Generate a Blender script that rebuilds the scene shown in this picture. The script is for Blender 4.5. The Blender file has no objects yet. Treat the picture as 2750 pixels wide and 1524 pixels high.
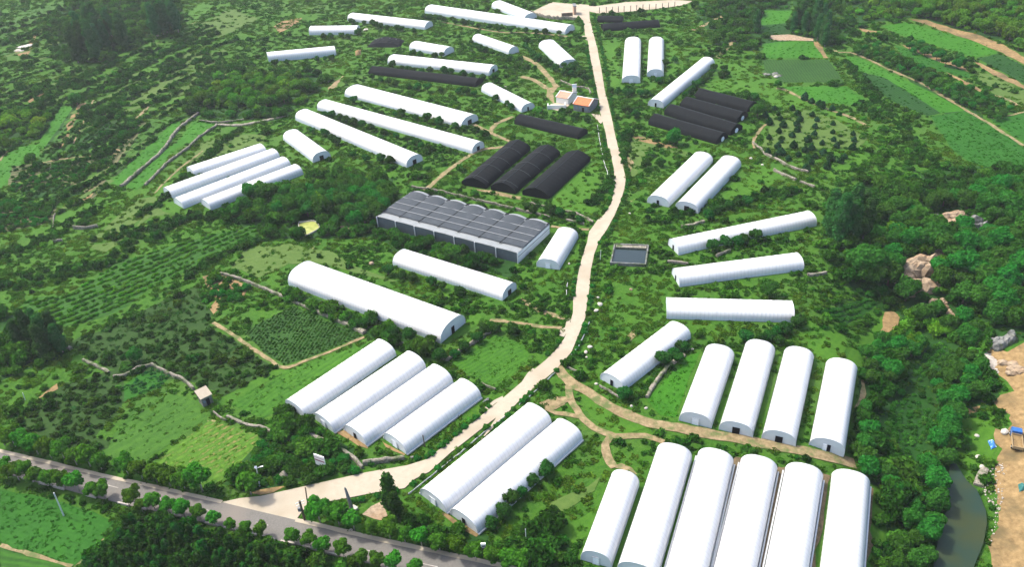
import bpy, bmesh, math, random
import numpy as np
from mathutils import Vector, Matrix
random.seed(7); RNG = np.random.default_rng(7)
scene = bpy.context.scene
COL = scene.collection

# ------------------------------------------------------------------ camera geometry
FPX, PITCH, ROLL, CAMH = 2200.0, math.radians(33.0), math.radians(3.8), 125.0
_cr, _sr, _cp, _sp = math.cos(ROLL), math.sin(ROLL), math.cos(PITCH), math.sin(PITCH)
TILE = {'A1':(0,0),'A2':(700,0),'A3':(1400,0),'A4':(2050,0),'B1':(0,400),'B2':(700,400),'B3':(1400,400),'B4':(2050,400),
 'C1':(0,800),'C2':(700,800),'C3':(1400,800),'C4':(2050,800),'D1':(0,1124),'D2':(700,1124),'D3':(1400,1124),'D4':(2050,1124)}

QUART = {'Q':(0,0),'R':(1375,0),'S':(0,762),'U':(1375,762)}
def pp(s):
    """survey notes -> list of sight lines (photo pixel pairs)"""
    out = []; o = (0,0); k = 1/3.57
    for tok in s.split():
        if ',' not in tok:
            if tok == 'P': o = (0,0); k = 1.06755
            elif tok in QUART: o = QUART[tok]; k = .53377
            else: o = TILE[tok]; k = 1/3.57
        else:
            a, b = tok.split(','); out.append((o[0]+float(a)*k, o[1]+float(b)*k))
    return out

def ray(p):
    x = p[0]-1375; y = p[1]-762
    x, y = _cr*x-_sr*y, _sr*x+_cr*y
    d = np.array([x, FPX*_cp-y*_sp, -FPX*_sp-y*_cp])
    return d/np.linalg.norm(d)

def flat(p, z=0.0):
    d = ray(p); return d[:2]*((z-CAMH)/d[2])

# ------------------------------------------------------------------ terrain height
def sst(t):
    t = np.clip(t, 0, 1); return t*t*(3-2*t)
def seg_dist(x, y, pts):
    best = np.full(np.shape(x), 1e9)
    for a, b in zip(pts[:-1], pts[1:]):
        ax, ay = a; bx, by = b; dx, dy = bx-ax, by-ay
        t = np.clip(((x-ax)*dx+(y-ay)*dy)/(dx*dx+dy*dy), 0, 1)
        best = np.minimum(best, np.hypot(x-ax-t*dx, y-ay-t*dy))
    return best
GULLY = [flat(p) for p in pp('P 2500,1700 2455,1560 2448,1428 2440,1320 2420,1200 2395,1100 2400,1000 2390,900 2300,780')]
def H(x, y):
    x = np.asarray(x, float); y = np.asarray(y, float)
    h = 11*sst((-x-70)/230)*sst((y-190)/220)
    h = h + 12*sst((x-120)/200)*sst((y-290)/200)
    h = h + 0.55*np.sin(x/31+0.6)*np.cos(y/37+1.1) + 0.35*np.sin((x+y)/19.0)
    d = seg_dist(x, y, GULLY)
    h = h - 6.5*(1-sst((d-5)/24))
    r = np.hypot(x, y)
    h = h*(1-sst((r-700)/500))
    return h
def hz(x, y): return float(H(x, y))
def g(p, dz=0.0):
    """ground point seen along a sight line (dz: height above ground of the thing sighted)"""
    z = 0.0
    for _ in range(14):
        q = flat(p, z+dz); z = 0.4*z+0.6*hz(q[0], q[1])
    return np.array([q[0], q[1]])
def gg(s, dz=0.0): return [g(p, dz) for p in pp(s)]

# ------------------------------------------------------------------ noise
_perm = RNG.random((256,256))
def vnoise(x, y):
    xi = np.floor(x).astype(int); yi = np.floor(y).astype(int); fx = x-xi; fy = y-yi
    fx = fx*fx*(3-2*fx); fy = fy*fy*(3-2*fy)
    a = _perm[xi&255, yi&255]; b = _perm[(xi+1)&255, yi&255]; c = _perm[xi&255,(yi+1)&255]; d = _perm[(xi+1)&255,(yi+1)&255]
    return a*(1-fx)*(1-fy)+b*fx*(1-fy)+c*(1-fx)*fy+d*fx*fy
def fbm(x, y, s, o=3):
    v = 0; a = .5; t = 0
    for i in range(o):
        v = v+a*vnoise(x/s+17*i, y/s+31*i); t += a; a *= .5; s *= .5
    return v/t

# ------------------------------------------------------------------ object helpers
def put(name, me, mat=None, parent=None):
    o = bpy.data.objects.new(name, me); COL.objects.link(o)
    if mat is not None and me is not None and len(me.materials) == 0: me.materials.append(mat)
    if parent is not None: o.parent = parent
    return o
def tag(o, label=None, cat=None, group=None, kind=None):
    if label: o['label'] = label
    if cat: o['category'] = cat
    if group: o['group'] = group
    if kind: o['kind'] = kind
    return o
def root(name, x, y, z, label, cat, group=None, rz=0.0):
    o = bpy.data.objects.new(name, None); COL.objects.link(o); o.empty_display_size = .5
    o.location = (x, y, z); o.rotation_euler = (0, 0, rz)
    return tag(o, label, cat, group)
class MB:
    def __init__(s): s.v = []; s.f = []
    def add(s, v, f):
        n = len(s.v); s.v += [tuple(map(float, p)) for p in v]; s.f += [tuple(i+n for i in q) for q in f]; return s
    def box(s, c, d, rz=0.0, tilt=None):
        cx, cy, cz = c; dx, dy, dz = d[0]/2, d[1]/2, d[2]/2; ca, sa = math.cos(rz), math.sin(rz)
        v = []
        for z in (-dz, dz):
            for x, y in ((-dx,-dy),(dx,-dy),(dx,dy),(-dx,dy)):
                v.append((cx+x*ca-y*sa, cy+x*sa+y*ca, cz+z))
        return s.add(v, [(3,2,1,0),(4,5,6,7),(0,1,5,4),(1,2,6,5),(2,3,7,6),(3,0,4,7)])
    def tube(s, a, b, r0, r1=None, n=7):
        a = Vector(a); b = Vector(b); r1 = r0 if r1 is None else r1
        q = (b-a).normalized().to_track_quat('Z', 'Y')
        v = []
        for k, (c, r) in enumerate(((a, r0), (b, r1))):
            for i in range(n):
                t = 2*math.pi*i/n; v.append(c+q@Vector((r*math.cos(t), r*math.sin(t), 0)))
        f = [(i, (i+1)%n, n+(i+1)%n, n+i) for i in range(n)]+[tuple(range(n-1,-1,-1)), tuple(range(n, 2*n))]
        return s.add(v, f)
    def mesh(s, name, smooth=False):
        me = bpy.data.meshes.new(name); me.from_pydata(s.v, [], s.f); me.update()
        if smooth: me.polygons.foreach_set('use_smooth', [True]*len(me.polygons))
        return me
    def obj(s, name, mat, parent=None, smooth=False): return put(name, s.mesh(name, smooth), mat, parent)

# ------------------------------------------------------------------ materials
def newmat(name):
    m = bpy.data.materials.new(name); m.use_nodes = True; nt = m.node_tree; nt.nodes.clear()
    out = nt.nodes.new('ShaderNodeOutputMaterial'); return m, nt, out
def N(nt, t, **kw):
    n = nt.nodes.new(t)
    for k, v in kw.items():
        if k.startswith('i_'): n.inputs[k[2:].replace('_', ' ')].default_value = v
        else: setattr(n, k, v)
    return n
def rgb(c): return (c[0], c[1], c[2], 1)
def noise_node(nt, vec, scale, detail=4, rough=.6):
    n = N(nt, 'ShaderNodeTexNoise'); n.inputs['Scale'].default_value = scale; n.inputs['Detail'].default_value = detail; n.inputs['Roughness'].default_value = rough
    nt.links.new(vec, n.inputs['Vector']); return n.outputs['Fac']
def ramp(nt, fac, stops):
    r = N(nt, 'ShaderNodeValToRGB'); e = r.color_ramp.elements
    while len(e) < len(stops): e.new(0.5)
    for el, (p, c) in zip(e, stops): el.position = p; el.color = rgb(c)
    nt.links.new(fac, r.inputs['Fac']); return r.outputs['Color']
def mixc(nt, fac, a, b, mode='MIX'):
    m = N(nt, 'ShaderNodeMix', data_type='RGBA', blend_type=mode)
    for sock, val in ((m.inputs[0], fac), (m.inputs[6], a), (m.inputs[7], b)):
        if hasattr(val, 'is_linked') or hasattr(val, 'links'): nt.links.new(val, sock)
        elif isinstance(val, (int, float)): sock.default_value = val
        else: sock.default_value = rgb(val)
    return m.outputs[2]
def princ(nt, out, col, rough=.8, spec=.2, bump=None, bstr=.3, bdist=.1):
    b = N(nt, 'ShaderNodeBsdfPrincipled'); b.inputs['Roughness'].default_value = rough; b.inputs['Specular IOR Level'].default_value = spec
    if hasattr(col, 'links'): nt.links.new(col, b.inputs['Base Color'])
    else: b.inputs['Base Color'].default_value = rgb(col)
    if bump is not None:
        bn = N(nt, 'ShaderNodeBump'); bn.inputs['Strength'].default_value = bstr; bn.inputs['Distance'].default_value = bdist
        nt.links.new(bump, bn.inputs['Height']); nt.links.new(bn.outputs['Normal'], b.inputs['Normal'])
    nt.links.new(b.outputs[0], out.inputs[0]); return b
def speckle(name, c1, c2, scale=1.2, rough=.85, c3=None, s2=.12, bstr=.4, lo=.35, hi=.65, spec=.15):
    m, nt, out = newmat(name); tc = N(nt, 'ShaderNodeTexCoord').outputs['Object']
    n1 = noise_node(nt, tc, scale, 6, .7); col = ramp(nt, n1, [(lo, c1), (hi, c2)])
    if c3 is not None:
        n2 = noise_node(nt, tc, s2, 4, .65); f = N(nt, 'ShaderNodeMapRange'); f.inputs[1].default_value = .48; f.inputs[2].default_value = .64
        nt.links.new(n2, f.inputs[0]); col = mixc(nt, f.outputs[0], col, c3)
    princ(nt, out, col, rough, spec, n1, bstr); return m
def plain(name, c, rough=.6, spec=.3, var=.12, scale=3.0):
    return speckle(name, tuple(v*(1-var) for v in c), tuple(min(1, v*(1+var)) for v in c), scale, rough, bstr=.1, spec=spec)
def leafy(c): return (c[0]*.88, c[1]*1.03, c[2]*.95)
def field_mat(name, c1, c2, ang, spacing, strength=.5, nscale=.9, c3=None):
    c1, c2 = [tuple(v*.84 for v in leafy(c)) for c in (c1, c2)]
    m, nt, out = newmat(name); tc = N(nt, 'ShaderNodeTexCoord').outputs['Object']
    mp = N(nt, 'ShaderNodeMapping'); mp.inputs['Rotation'].default_value = (0, 0, -ang); nt.links.new(tc, mp.inputs['Vector'])
    w = N(nt, 'ShaderNodeTexWave', wave_type='BANDS', bands_direction='Y'); w.inputs['Scale'].default_value = 0.3142/spacing*1.0
    w.inputs['Distortion'].default_value = 3.2; w.inputs['Detail'].default_value = 4; w.inputs['Detail Scale'].default_value = 1.1
    nt.links.new(mp.outputs[0], w.inputs['Vector'])
    n1 = noise_node(nt, tc, nscale, 7, .75); n2 = noise_node(nt, tc, .07, 4, .6)
    a = N(nt, 'ShaderNodeMath', operation='MULTIPLY'); a.inputs[1].default_value = strength; nt.links.new(w.outputs['Fac'], a.inputs[0])
    b = N(nt, 'ShaderNodeMath', operation='MULTIPLY_ADD'); b.inputs[1].default_value = 1.3; nt.links.new(n1, b.inputs[0]); nt.links.new(a.outputs[0], b.inputs[2])
    c = N(nt, 'ShaderNodeMath', operation='MULTIPLY_ADD'); c.inputs[1].default_value = .7; nt.links.new(n2, c.inputs[0]); nt.links.new(b.outputs[0], c.inputs[2])
    mid = 1.0+strength*.5
    r = N(nt, 'ShaderNodeMapRange'); r.inputs[1].default_value = mid-.33; r.inputs[2].default_value = mid+.33; nt.links.new(c.outputs[0], r.inputs[0])
    col = ramp(nt, r.outputs[0], [(0, c1), (1, c2)] if c3 is None else [(0, c3), (.35, c1), (1, c2)])
    princ(nt, out, col, .85, .1, c.outputs[0], .5, .15); return m
def ground_mat():
    m, nt, out = newmat('rough_grass'); tc = N(nt, 'ShaderNodeTexCoord').outputs['Object']
    big = noise_node(nt, tc, .022, 5, .6); mid = noise_node(nt, tc, .13, 5, .65); fine = noise_node(nt, tc, 1.1, 7, .75); dirt = noise_node(nt, tc, .06, 6, .7)
    base = ramp(nt, fine, [(.33, (.026, .080, .009)), (.52, (.043, .112, .011)), (.72, (.066, .145, .015))])
    bright_grass = ramp(nt, fine, [(.30, (.036, .098, .009)), (.52, (.062, .138, .012)), (.75, (.098, .18, .020))])  # brighter grass tone, mixed in by noise
    f = N(nt, 'ShaderNodeMapRange'); f.inputs[1].default_value = .36; f.inputs[2].default_value = .72; nt.links.new(mid, f.inputs[0])
    c = mixc(nt, f.outputs[0], base, bright_grass)
    f2 = N(nt, 'ShaderNodeMapRange'); f2.inputs[1].default_value = .52; f2.inputs[2].default_value = .66; nt.links.new(big, f2.inputs[0])
    olive = ramp(nt, fine, [(.3, (.05, .10, .02)), (.7, (.115, .16, .04))])
    k = N(nt, 'ShaderNodeMath', operation='MULTIPLY'); k.inputs[1].default_value = .5; nt.links.new(f2.outputs[0], k.inputs[0])
    c = mixc(nt, k.outputs[0], c, olive)
    f3 = N(nt, 'ShaderNodeMapRange'); f3.inputs[1].default_value = .665; f3.inputs[2].default_value = .73; nt.links.new(dirt, f3.inputs[0])
    soil = ramp(nt, fine, [(.3, (.20, .13, .07)), (.7, (.42, .30, .18))])
    c = mixc(nt, 1.0, c, (.74, .86, .80), 'MULTIPLY'); c = mixc(nt, f3.outputs[0], c, soil)
    princ(nt, out, c, .9, .08, fine, .9, .35); return m
def leaf_mat(name, dark, light, instancer=False, hue=.05):
    if dark: dark, light = leafy(dark), leafy(light)
    m, nt, out = newmat(name); tc = N(nt, 'ShaderNodeTexCoord').outputs['Object']
    n1 = noise_node(nt, tc, 2.2, 3, .7)
    if instancer:
        at = N(nt, 'ShaderNodeAttribute', attribute_type='INSTANCER', attribute_name='tint')
        v = ramp(nt, n1, [(.3, (.45, .45, .45)), (.7, (1.35, 1.35, 1.35))])
        col = mixc(nt, 1.0, at.outputs['Color'], v, 'MULTIPLY')
    else:
        oi = N(nt, 'ShaderNodeObjectInfo')
        col = ramp(nt, n1, [(.32, dark), (.68, light)])
        hs = N(nt, 'ShaderNodeHueSaturation')
        for sock, lo, hi in (('Hue', .5-hue*.5, .5+hue*.5), ('Value', .75, 1.3)):
            r = N(nt, 'ShaderNodeMapRange'); r.inputs[3].default_value = lo; r.inputs[4].default_value = hi
            nt.links.new(oi.outputs['Random'], r.inputs[0]); nt.links.new(r.outputs[0], hs.inputs[sock])
        nt.links.new(col, hs.inputs['Color']); col = hs.outputs[0]
    d = N(nt, 'ShaderNodeBsdfDiffuse'); t = N(nt, 'ShaderNodeBsdfTranslucent'); mx = N(nt, 'ShaderNodeMixShader'); mx.inputs[0].default_value = .32
    nt.links.new(col, d.inputs[0])
    tl = mixc(nt, 1.0, col, (1.3, 1.25, .5), 'MULTIPLY'); nt.links.new(tl, t.inputs[0])
    nt.links.new(d.outputs[0], mx.inputs[1]); nt.links.new(t.outputs[0], mx.inputs[2]); nt.links.new(mx.outputs[0], out.inputs[0])
    return m
def film_mat(name, c, rough=.4, trans=.15, rib=1.0, dirt=(.6, .63, .62), dirtamt=.25, spec=.4):
    """white greenhouse film with hoop lines every `rib` metres along local X and a little grime"""
    m, nt, out = newmat(name); tc = N(nt, 'ShaderNodeTexCoord').outputs['Object']
    w = N(nt, 'ShaderNodeTexWave', wave_type='BANDS', bands_direction='X'); w.inputs['Scale'].default_value = .3142/rib; w.inputs['Distortion'].default_value = .3
    nt.links.new(tc, w.inputs['Vector'])
    n = noise_node(nt, tc, .55, 6, .7)
    f = N(nt, 'ShaderNodeMapRange'); f.inputs[1].default_value = .5; f.inputs[2].default_value = .75; f.inputs[4].default_value = dirtamt; nt.links.new(n, f.inputs[0])
    col = mixc(nt, f.outputs[0], c, dirt)
    p = N(nt, 'ShaderNodeMath', operation='POWER'); p.inputs[1].default_value = 14; nt.links.new(w.outputs['Fac'], p.inputs[0])
    k = N(nt, 'ShaderNodeMath', operation='MULTIPLY'); k.inputs[1].default_value = .45; nt.links.new(p.outputs[0], k.inputs[0])
    col = mixc(nt, k.outputs[0], col, tuple(v*.72 for v in c))
    b = N(nt, 'ShaderNodeBsdfPrincipled'); b.inputs['Roughness'].default_value = rough; b.inputs['Specular IOR Level'].default_value = spec; nt.links.new(col, b.inputs['Base Color'])
    add = N(nt, 'ShaderNodeMath', operation='ADD'); nt.links.new(w.outputs['Fac'], add.inputs[0]); nt.links.new(n, add.inputs[1])
    bn = N(nt, 'ShaderNodeBump'); bn.inputs['Strength'].default_value = .35; bn.inputs['Distance'].default_value = .06; nt.links.new(add.outputs[0], bn.inputs['Height']); nt.links.new(bn.outputs[0], b.inputs['Normal'])
    t = N(nt, 'ShaderNodeBsdfTranslucent'); nt.links.new(col, t.inputs[0]); mx = N(nt, 'ShaderNodeMixShader'); mx.inputs[0].default_value = trans
    nt.links.new(b.outputs[0], mx.inputs[1]); nt.links.new(t.outputs[0], mx.inputs[2]); nt.links.new(mx.outputs[0], out.inputs[0]); return m

M = {}
M['ground'] = ground_mat()
M['film'] = film_mat('white_film', (.64, .642, .635), dirt=(.50, .51, .49), dirtamt=.45)
M['film_end'] = film_mat('end_film', (.56, .61, .64), .35, .1, 1.5, (.45, .5, .5), .5)
M['film_strip'] = film_mat('vent_film', (.56, .62, .68), .4, .1, 1.0, (.5, .55, .55), .5)
M['film_silver'] = film_mat('silver_film', (.21, .225, .225), .5, 0, .8, (.13, .14, .13), .8, .2)
M['net'] = film_mat('black_net', (.0052, .0066, .0074), .85, 0, .6, (.0115, .0135, .0145), .9, .08)
M['net_dark'] = film_mat('black_net_end', (.004, .005, .006), .8, 0, .6, (.009, .010, .011), .8, .1)
M['net_grey'] = film_mat('grey_net', (.040, .048, .055), .7, 0, .7, (.066, .075, .083), .9, .15)
M['net_wall'] = film_mat('side_net', (.055, .075, .085), .7, 0, .5, (.09, .11, .115), .8, .15)
M['rope'] = plain('rope', (.30, .31, .31)); M['tie'] = plain('tie_rope', (.075, .08, .082))
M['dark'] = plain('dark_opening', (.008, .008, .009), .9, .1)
M['doorpanel'] = plain('door_panel', (.72, .76, .80), .5)
M['steel'] = plain('galvanised', (.50, .52, .52), .4, .5)
M['concrete'] = speckle('pale_concrete', (.305, .262, .195), (.355, .308, .232), .8, .9, (.28, .238, .17), .10, .2)
M['asphalt'] = speckle('grey_asphalt', (.112, .106, .094), (.148, .140, .124), 2.5, .85, (.155, .138, .118), .09, .2)
M['line'] = speckle('road_line', (.24, .22, .19), (.40, .37, .33), 2.0, .7, bstr=.05)
M['gutter'] = plain('gutter_pale', (.45, .46, .45))
M['kerb'] = speckle('kerb_stone', (.26, .235, .20), (.42, .38, .33), 1.2, .9)
M['dirt'] = speckle('tan_dirt', (.13, .10, .048), (.275, .21, .115), .9, .95, (.085, .11, .035), .35)
M['soil'] = speckle('orange_soil', (.115, .075, .032), (.285, .195, .088), .8, .95, (.10, .076, .035), .09, .9, .3, .7)
M['brownsoil'] = speckle('brown_soil', (.07, .055, .03), (.15, .11, .06), 1.2, .95)
M['stone'] = speckle('dry_stone', (.09, .085, .065), (.30, .265, .215), 2.2, .95, (.06, .09, .03), .5, .8)
M['rock'] = speckle('bare_rock', (.15, .11, .07), (.36, .28, .19), .9, .95, (.25, .17, .10), .25, .9)
M['rockgrey'] = speckle('grey_rock', (.08, .085, .08), (.22, .22, .205), 1.1, .95, (.06, .08, .03), .4, .9)
M['whitestone'] = speckle('white_stone', (.28, .26, .22), (.48, .45, .39), 1.5, .9)
M['bark'] = speckle('bark', (.06, .045, .03), (.16, .125, .09), 4, .95)
M['barklight'] = speckle('pale_bark', (.20, .19, .16), (.36, .34, .29), 4, .95)

FIELD = {   # light and dark leaf colours of the crops
 'bright': ((.020, .088, .005), (.050, .165, .009), .10, None), 'deep': ((.012, .066, .005), (.030, .118, .009), .14, None),
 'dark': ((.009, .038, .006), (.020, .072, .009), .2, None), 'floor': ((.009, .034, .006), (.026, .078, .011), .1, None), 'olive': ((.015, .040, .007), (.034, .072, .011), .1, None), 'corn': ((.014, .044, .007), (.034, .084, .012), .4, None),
 'stripe': ((.022, .078, .006), (.062, .155, .012), .26, None), 'yellow': ((.045, .115, .008), (.11, .19, .020), .30, (.16, .14, .045)),
 'meadow': ((.055, .100, .018), (.105, .145, .033), .12, None), 'rows': ((.018, .062, .007), (.040, .115, .011), .45, None),
 'lush': ((.032, .095, .007), (.074, .160, .013), .10, None), 'mid': ((.026, .078, .008), (.058, .132, .014), .24, None), 'orchard': ((.07, .07, .03), (.16, .13, .065), .5, (.03, .06, .014))}
_fm = {}
def crop_mat(preset, ang=.6, spacing=1.2):
    key = (preset, round(ang, 2), spacing)
    if key not in _fm:
        a, b, st, c3 = FIELD[preset]; _fm[key] = field_mat(preset+'_crop', a, b, ang, spacing, st, .9, c3)
    return _fm[key]

# ------------------------------------------------------------------ ground sheets
_lvl = [0]
def jitter_poly(pts, amp, step=2.5):
    out = []
    n = len(pts)
    for i in range(n):
        a = np.array(pts[i]); b = np.array(pts[(i+1)%n]); L = np.linalg.norm(b-a); k = max(1, int(L/step)); nrm = np.array([-(b-a)[1], (b-a)[0]])/max(L, 1e-6)
        for j in range(k):
            t = j/k; p = a+(b-a)*t
            out.append(p+nrm*amp*(2*fbm(p[0:1], p[1:2], 4.0, 3)[0]-1)*(1 if 0 < t else .3))
    return out
def sheet(name, pts, mat, off, label=None, cat=None, jit=.8, cell=4.0, kind='structure'):
    _lvl[0] += 1; off = off+(_lvl[0]%60)*.0006
    poly = jitter_poly(pts, jit) if jit > 0 else pts
    bm = bmesh.new(); bm.faces.new([bm.verts.new((p[0], p[1], 0)) for p in poly]); bm.normal_update()
    if bm.faces[:][0].normal.z < 0: bmesh.ops.reverse_faces(bm, faces=bm.faces[:])
    xs = [p[0] for p in poly]; ys = [p[1] for p in poly]
    for ax, lo, hi in ((0, min(xs), max(xs)), (1, min(ys), max(ys))):
        k = math.ceil(lo/cell)
        while k*cell < hi:
            co = Vector((k*cell, 0, 0)) if ax == 0 else Vector((0, k*cell, 0)); no = Vector((1, 0, 0)) if ax == 0 else Vector((0, 1, 0))
            bmesh.ops.bisect_plane(bm, geom=bm.verts[:]+bm.edges[:]+bm.faces[:], plane_co=co, plane_no=no, dist=1e-4); k += 1
    bmesh.ops.triangulate(bm, faces=bm.faces[:])
    for v in bm.verts: v.co.z = hz(v.co.x, v.co.y)+off
    me = bpy.data.meshes.new(name); bm.to_mesh(me); bm.free()
    o = put(name, me, mat); return tag(o, label, cat, None, kind)
def smooth_line(pts, step=1.5):
    P = [np.array(p) for p in pts]; P = [2*P[0]-P[1]]+P+[2*P[-1]-P[-2]]; out = []
    for i in range(1, len(P)-2):
        L = np.linalg.norm(P[i+1]-P[i]); k = max(1, int(L/step))
        for j in range(k):
            t = j/k; a, b, c, d = P[i-1:i+3]
            out.append(.5*((2*b)+(c-a)*t+(2*a-5*b+4*c-d)*t*t+(3*b-a-3*c+d)*t**3))
    out.append(P[-2]); return out
def strip(name, pts, width, mat, off, label=None, cat=None, jit=.25, kind='structure', ncross=2, step=1.5):
    _lvl[0] += 1; off = off+(_lvl[0]%60)*.0006
    L = smooth_line(pts, step); v = []; f = []
    for i, p in enumerate(L):
        d = L[min(i+1, len(L)-1)]-L[max(i-1, 0)]; d = d/np.linalg.norm(d); n = np.array([-d[1], d[0]])
        ea = jit*(2*fbm(p[0:1]+9, p[1:2], 3.0, 3)[0]-1); eb = jit*(2*fbm(p[0:1]-50, p[1:2], 3.0, 3)[0]-1)
        w = width(i/max(1, len(L)-1)) if callable(width) else width
        for k in range(ncross+1):
            t = k/ncross; s = (-w/2-ea)*(1-t)+(w/2+eb)*t; q = p+n*s; v.append((q[0], q[1], hz(q[0], q[1])+off))
    m = ncross+1
    for i in range(len(L)-1):
        for k in range(ncross): a = i*m+k; f.append((a, a+m, a+m+1, a+1))
    me = bpy.data.meshes.new(name); me.from_pydata(v, [], f); me.update()
    return tag(put(name, me, mat), label, cat, None, kind)

# terrain: one sheet, fine where seen, reaching far beyond
def axis(lo, hi, step, far):
    a = list(np.arange(lo, hi+.1, step)); s = step; x = a[-1]
    while x < far: s *= 1.35; x += s; a.append(x)
    s = step; x = a[0]; b = []
    while x > -far: s *= 1.35; x -= s; b.append(x)
    return np.array(b[::-1]+a)
def build_ground():
    X = axis(-400, 400, 4, 4000); Y = axis(40, 640, 4, 4000); gx, gy = np.meshgrid(X, Y, indexing='ij'); z = H(gx, gy)
    v = np.stack([gx, gy, z], -1).reshape(-1, 3); ny = len(Y); f = []
    for i in range(len(X)-1):
        for j in range(ny-1): a = i*ny+j; f.append((a, a+ny, a+ny+1, a+1))
    me = bpy.data.meshes.new('ground'); me.from_pydata(v.tolist(), [], f); me.update(); me.polygons.foreach_set('use_smooth', [True]*len(f))
    tag(put('ground', me, M['ground']), None, None, None, 'structure')
build_ground()

THIN = []
EXCL = []          # polygons (ground metres) kept free of undergrowth
def excl(pts, grow=0.0): EXCL.append((np.array(pts, float), grow))
def in_poly(x, y, poly):
    inside = np.zeros(x.shape, bool); n = len(poly); j = n-1
    for i in range(n):
        xi, yi = poly[i]; xj, yj = poly[j]
        c = ((yi > y) != (yj > y)) & (x < (xj-xi)*(y-yi)/((yj-yi) if yj != yi else 1e-9)+xi)
        inside ^= c; j = i
    return inside

# ================================================================== SETTING
FIELDS = []
def field(name, s, preset, rows=None, spacing=1.2, jit=.6, ex=True, off=.06, label=None):
    pts = gg(s)
    ang = .6
    if rows:
        a, b = gg(rows); ang = math.atan2(b[1]-a[1], b[0]-a[0])
    o = sheet(name, pts, crop_mat(preset, ang, spacing), off, label, 'field', jit)
    FIELDS.append((pts, ang, preset, spacing))
    if ex: excl(pts)
    else: THIN.append(np.array(pts))
    return pts, ang
def track(name, s, w, mat='dirt', off=.14, jit=.5, ex=True, label=None):
    pts = gg(s); strip(name, pts, w, M[mat], off, label, None, jit)
    if ex:
        for a, b in zip(pts[:-1], pts[1:]):
            d = (b-a)/np.linalg.norm(b-a); n = np.array([-d[1], d[0]])*(w/2+.1); excl([a-n, b-n, b+n, a+n])
    return pts
def patch(name, s, mat, off=.10, jit=1.2, ex=True):
    pts = gg(s); sheet(name, pts, M[mat], off, None, None, jit)
    if ex: excl(pts)
    return pts

# ---- crop fields
ROWCROP, ROWANG = field('crop_field', 'B1 640,1410 1150,1080 2000,830 2440,730 2470,830 2060,1050 1450,1330 C1 1150,130 780,250 550,290 130,130 300,0', 'rows', 'C1 500,200 B1 2400,820', 1.6)
CORN, CORNANG = field('corn_field', 'C1 2330,330 C2 0,240 310,75 600,210 990,370 600,520 230,650 0,500', 'corn', 'C2 0,480 300,90', .9)
field('crop_field', 'C2 0,870 230,710 600,590 1050,430 700,700 235,1020 30,1160 C1 2200,1030 2400,900', 'stripe', 'C2 20,1100 900,520', 1.5)
field('crop_field', 'C2 1830,630 2230,350 2499,440 C3 75,545 55,620 C2 2260,860 2100,800', 'stripe', 'C2 1900,760 2450,440', 1.2)
field('crop_field', 'D1 1430,470 1730,230 2010,25 2250,90 2480,165 2480,260 2100,620 1830,520 1600,480', 'yellow', 'D1 1600,480 2300,70', 1.9)
field('crop_field', 'D1 980,330 1400,20 C1 1640,930 1890,1000 D1 1960,20 1500,330 1330,440 1150,420', 'mid', 'D1 1100,380 1800,20', 2.6)
FRONTFIELD, _ = field('crop_field', 'P -120,1215 0,1232 D1 300,730 900,900 1120,1030 1060,1100 710,1424 560,1385 280,1305 0,1210', 'deep', 'D1 0,900 1000,1150', .9)
field('crop_field', 'D1 0,1235 280,1330 660,1424 600,1560 0,1500', 'rows', 'D1 0,1400 600,1500', 1.4)
field('crop_field', 'C1 1180,850 1460,660 1640,750 1540,860 1300,960 1180,1000', 'deep', 'C1 1200,950 1600,760', 1.4)
field('crop_field', 'C3 1210,980 1560,580 1720,520 1640,700 1480,1150 1330,1130', 'bright', 'C3 1330,1100 1640,600', 1.3)
# upper right terraces
field('crop_field', 'A4 760,520 950,565 1200,690 1500,830 1800,985 1990,1060 1700,1085 1400,900 1150,740 930,690', 'bright', 'A4 900,600 1700,1030', 1.4)
field('crop_field', 'A4 930,690 1150,740 1420,905 1700,1085 1570,1110 1300,1000 1060,850', 'dark', 'A4 1000,720 1600,1080', 1.2)
field('crop_field', 'A4 1600,1115 1990,1060 2250,1240 2520,1430 B4 2520,190 2100,170 1950,110 1800,0', 'deep', 'A4 1900,1100 2450,1420', 1.4)
field('crop_field', 'A4 2180,1150 2520,1070 2520,1380 2350,1270', 'deep', 'A4 2200,1150 2500,1350', 1.4)
field('crop_field', 'A4 1130,250 1350,215 1650,290 2100,420 2250,510 2010,555 1750,470 1500,390 1290,320', 'bright', 'A4 1300,260 2150,500', 1.4)
field('crop_field', 'A4 2040,555 2260,515 2540,650 2540,830 2300,690', 'dark', 'A4 2100,550 2500,750', 1.2)
field('crop_field', 'A4 1260,430 1480,510 1960,690 1980,750 1700,690 1380,590', 'deep', 'A4 1300,450 1900,700', 1.2)
field('crop_field', 'A4 1990,650 2250,740 2520,880 2520,1030 2420,1010 2150,870', 'meadow', 'A4 2000,700 2500,950', 2.2, ex=False)
field('crop_field', 'A3 2310,420 2499,400 A4 470,400 600,555 0,560 A3 2330,560', 'bright', 'A4 100,400 60,550', 3.0)
field('crop_field', 'A3 2310,570 A4 0,572 620,572 780,790 190,790 0,690 A3 2330,690', 'corn', 'A4 300,580 450,780', 1.2)
field('crop_field', 'A4 180,830 800,830 970,950 900,1010 560,990 330,900', 'bright', 'A4 300,900 900,960', 1.4)
field('crop_field', 'A3 2330,100 A4 0,100 280,100 220,220 0,240 A3 2290,230', 'bright', 'A4 0,150 250,150', 1.4)
field('crop_field', 'A3 2290,235 A4 0,245 210,225 200,320 0,330 A3 2280,320', 'dark', 'A4 0,280 200,280', 1.4)
field('crop_field', 'A3 1850,600 2100,620 2260,740 2040,760 1860,880 1700,870', 'lush', 'A3 1800,800 2100,650', 1.4, ex=False)
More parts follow.
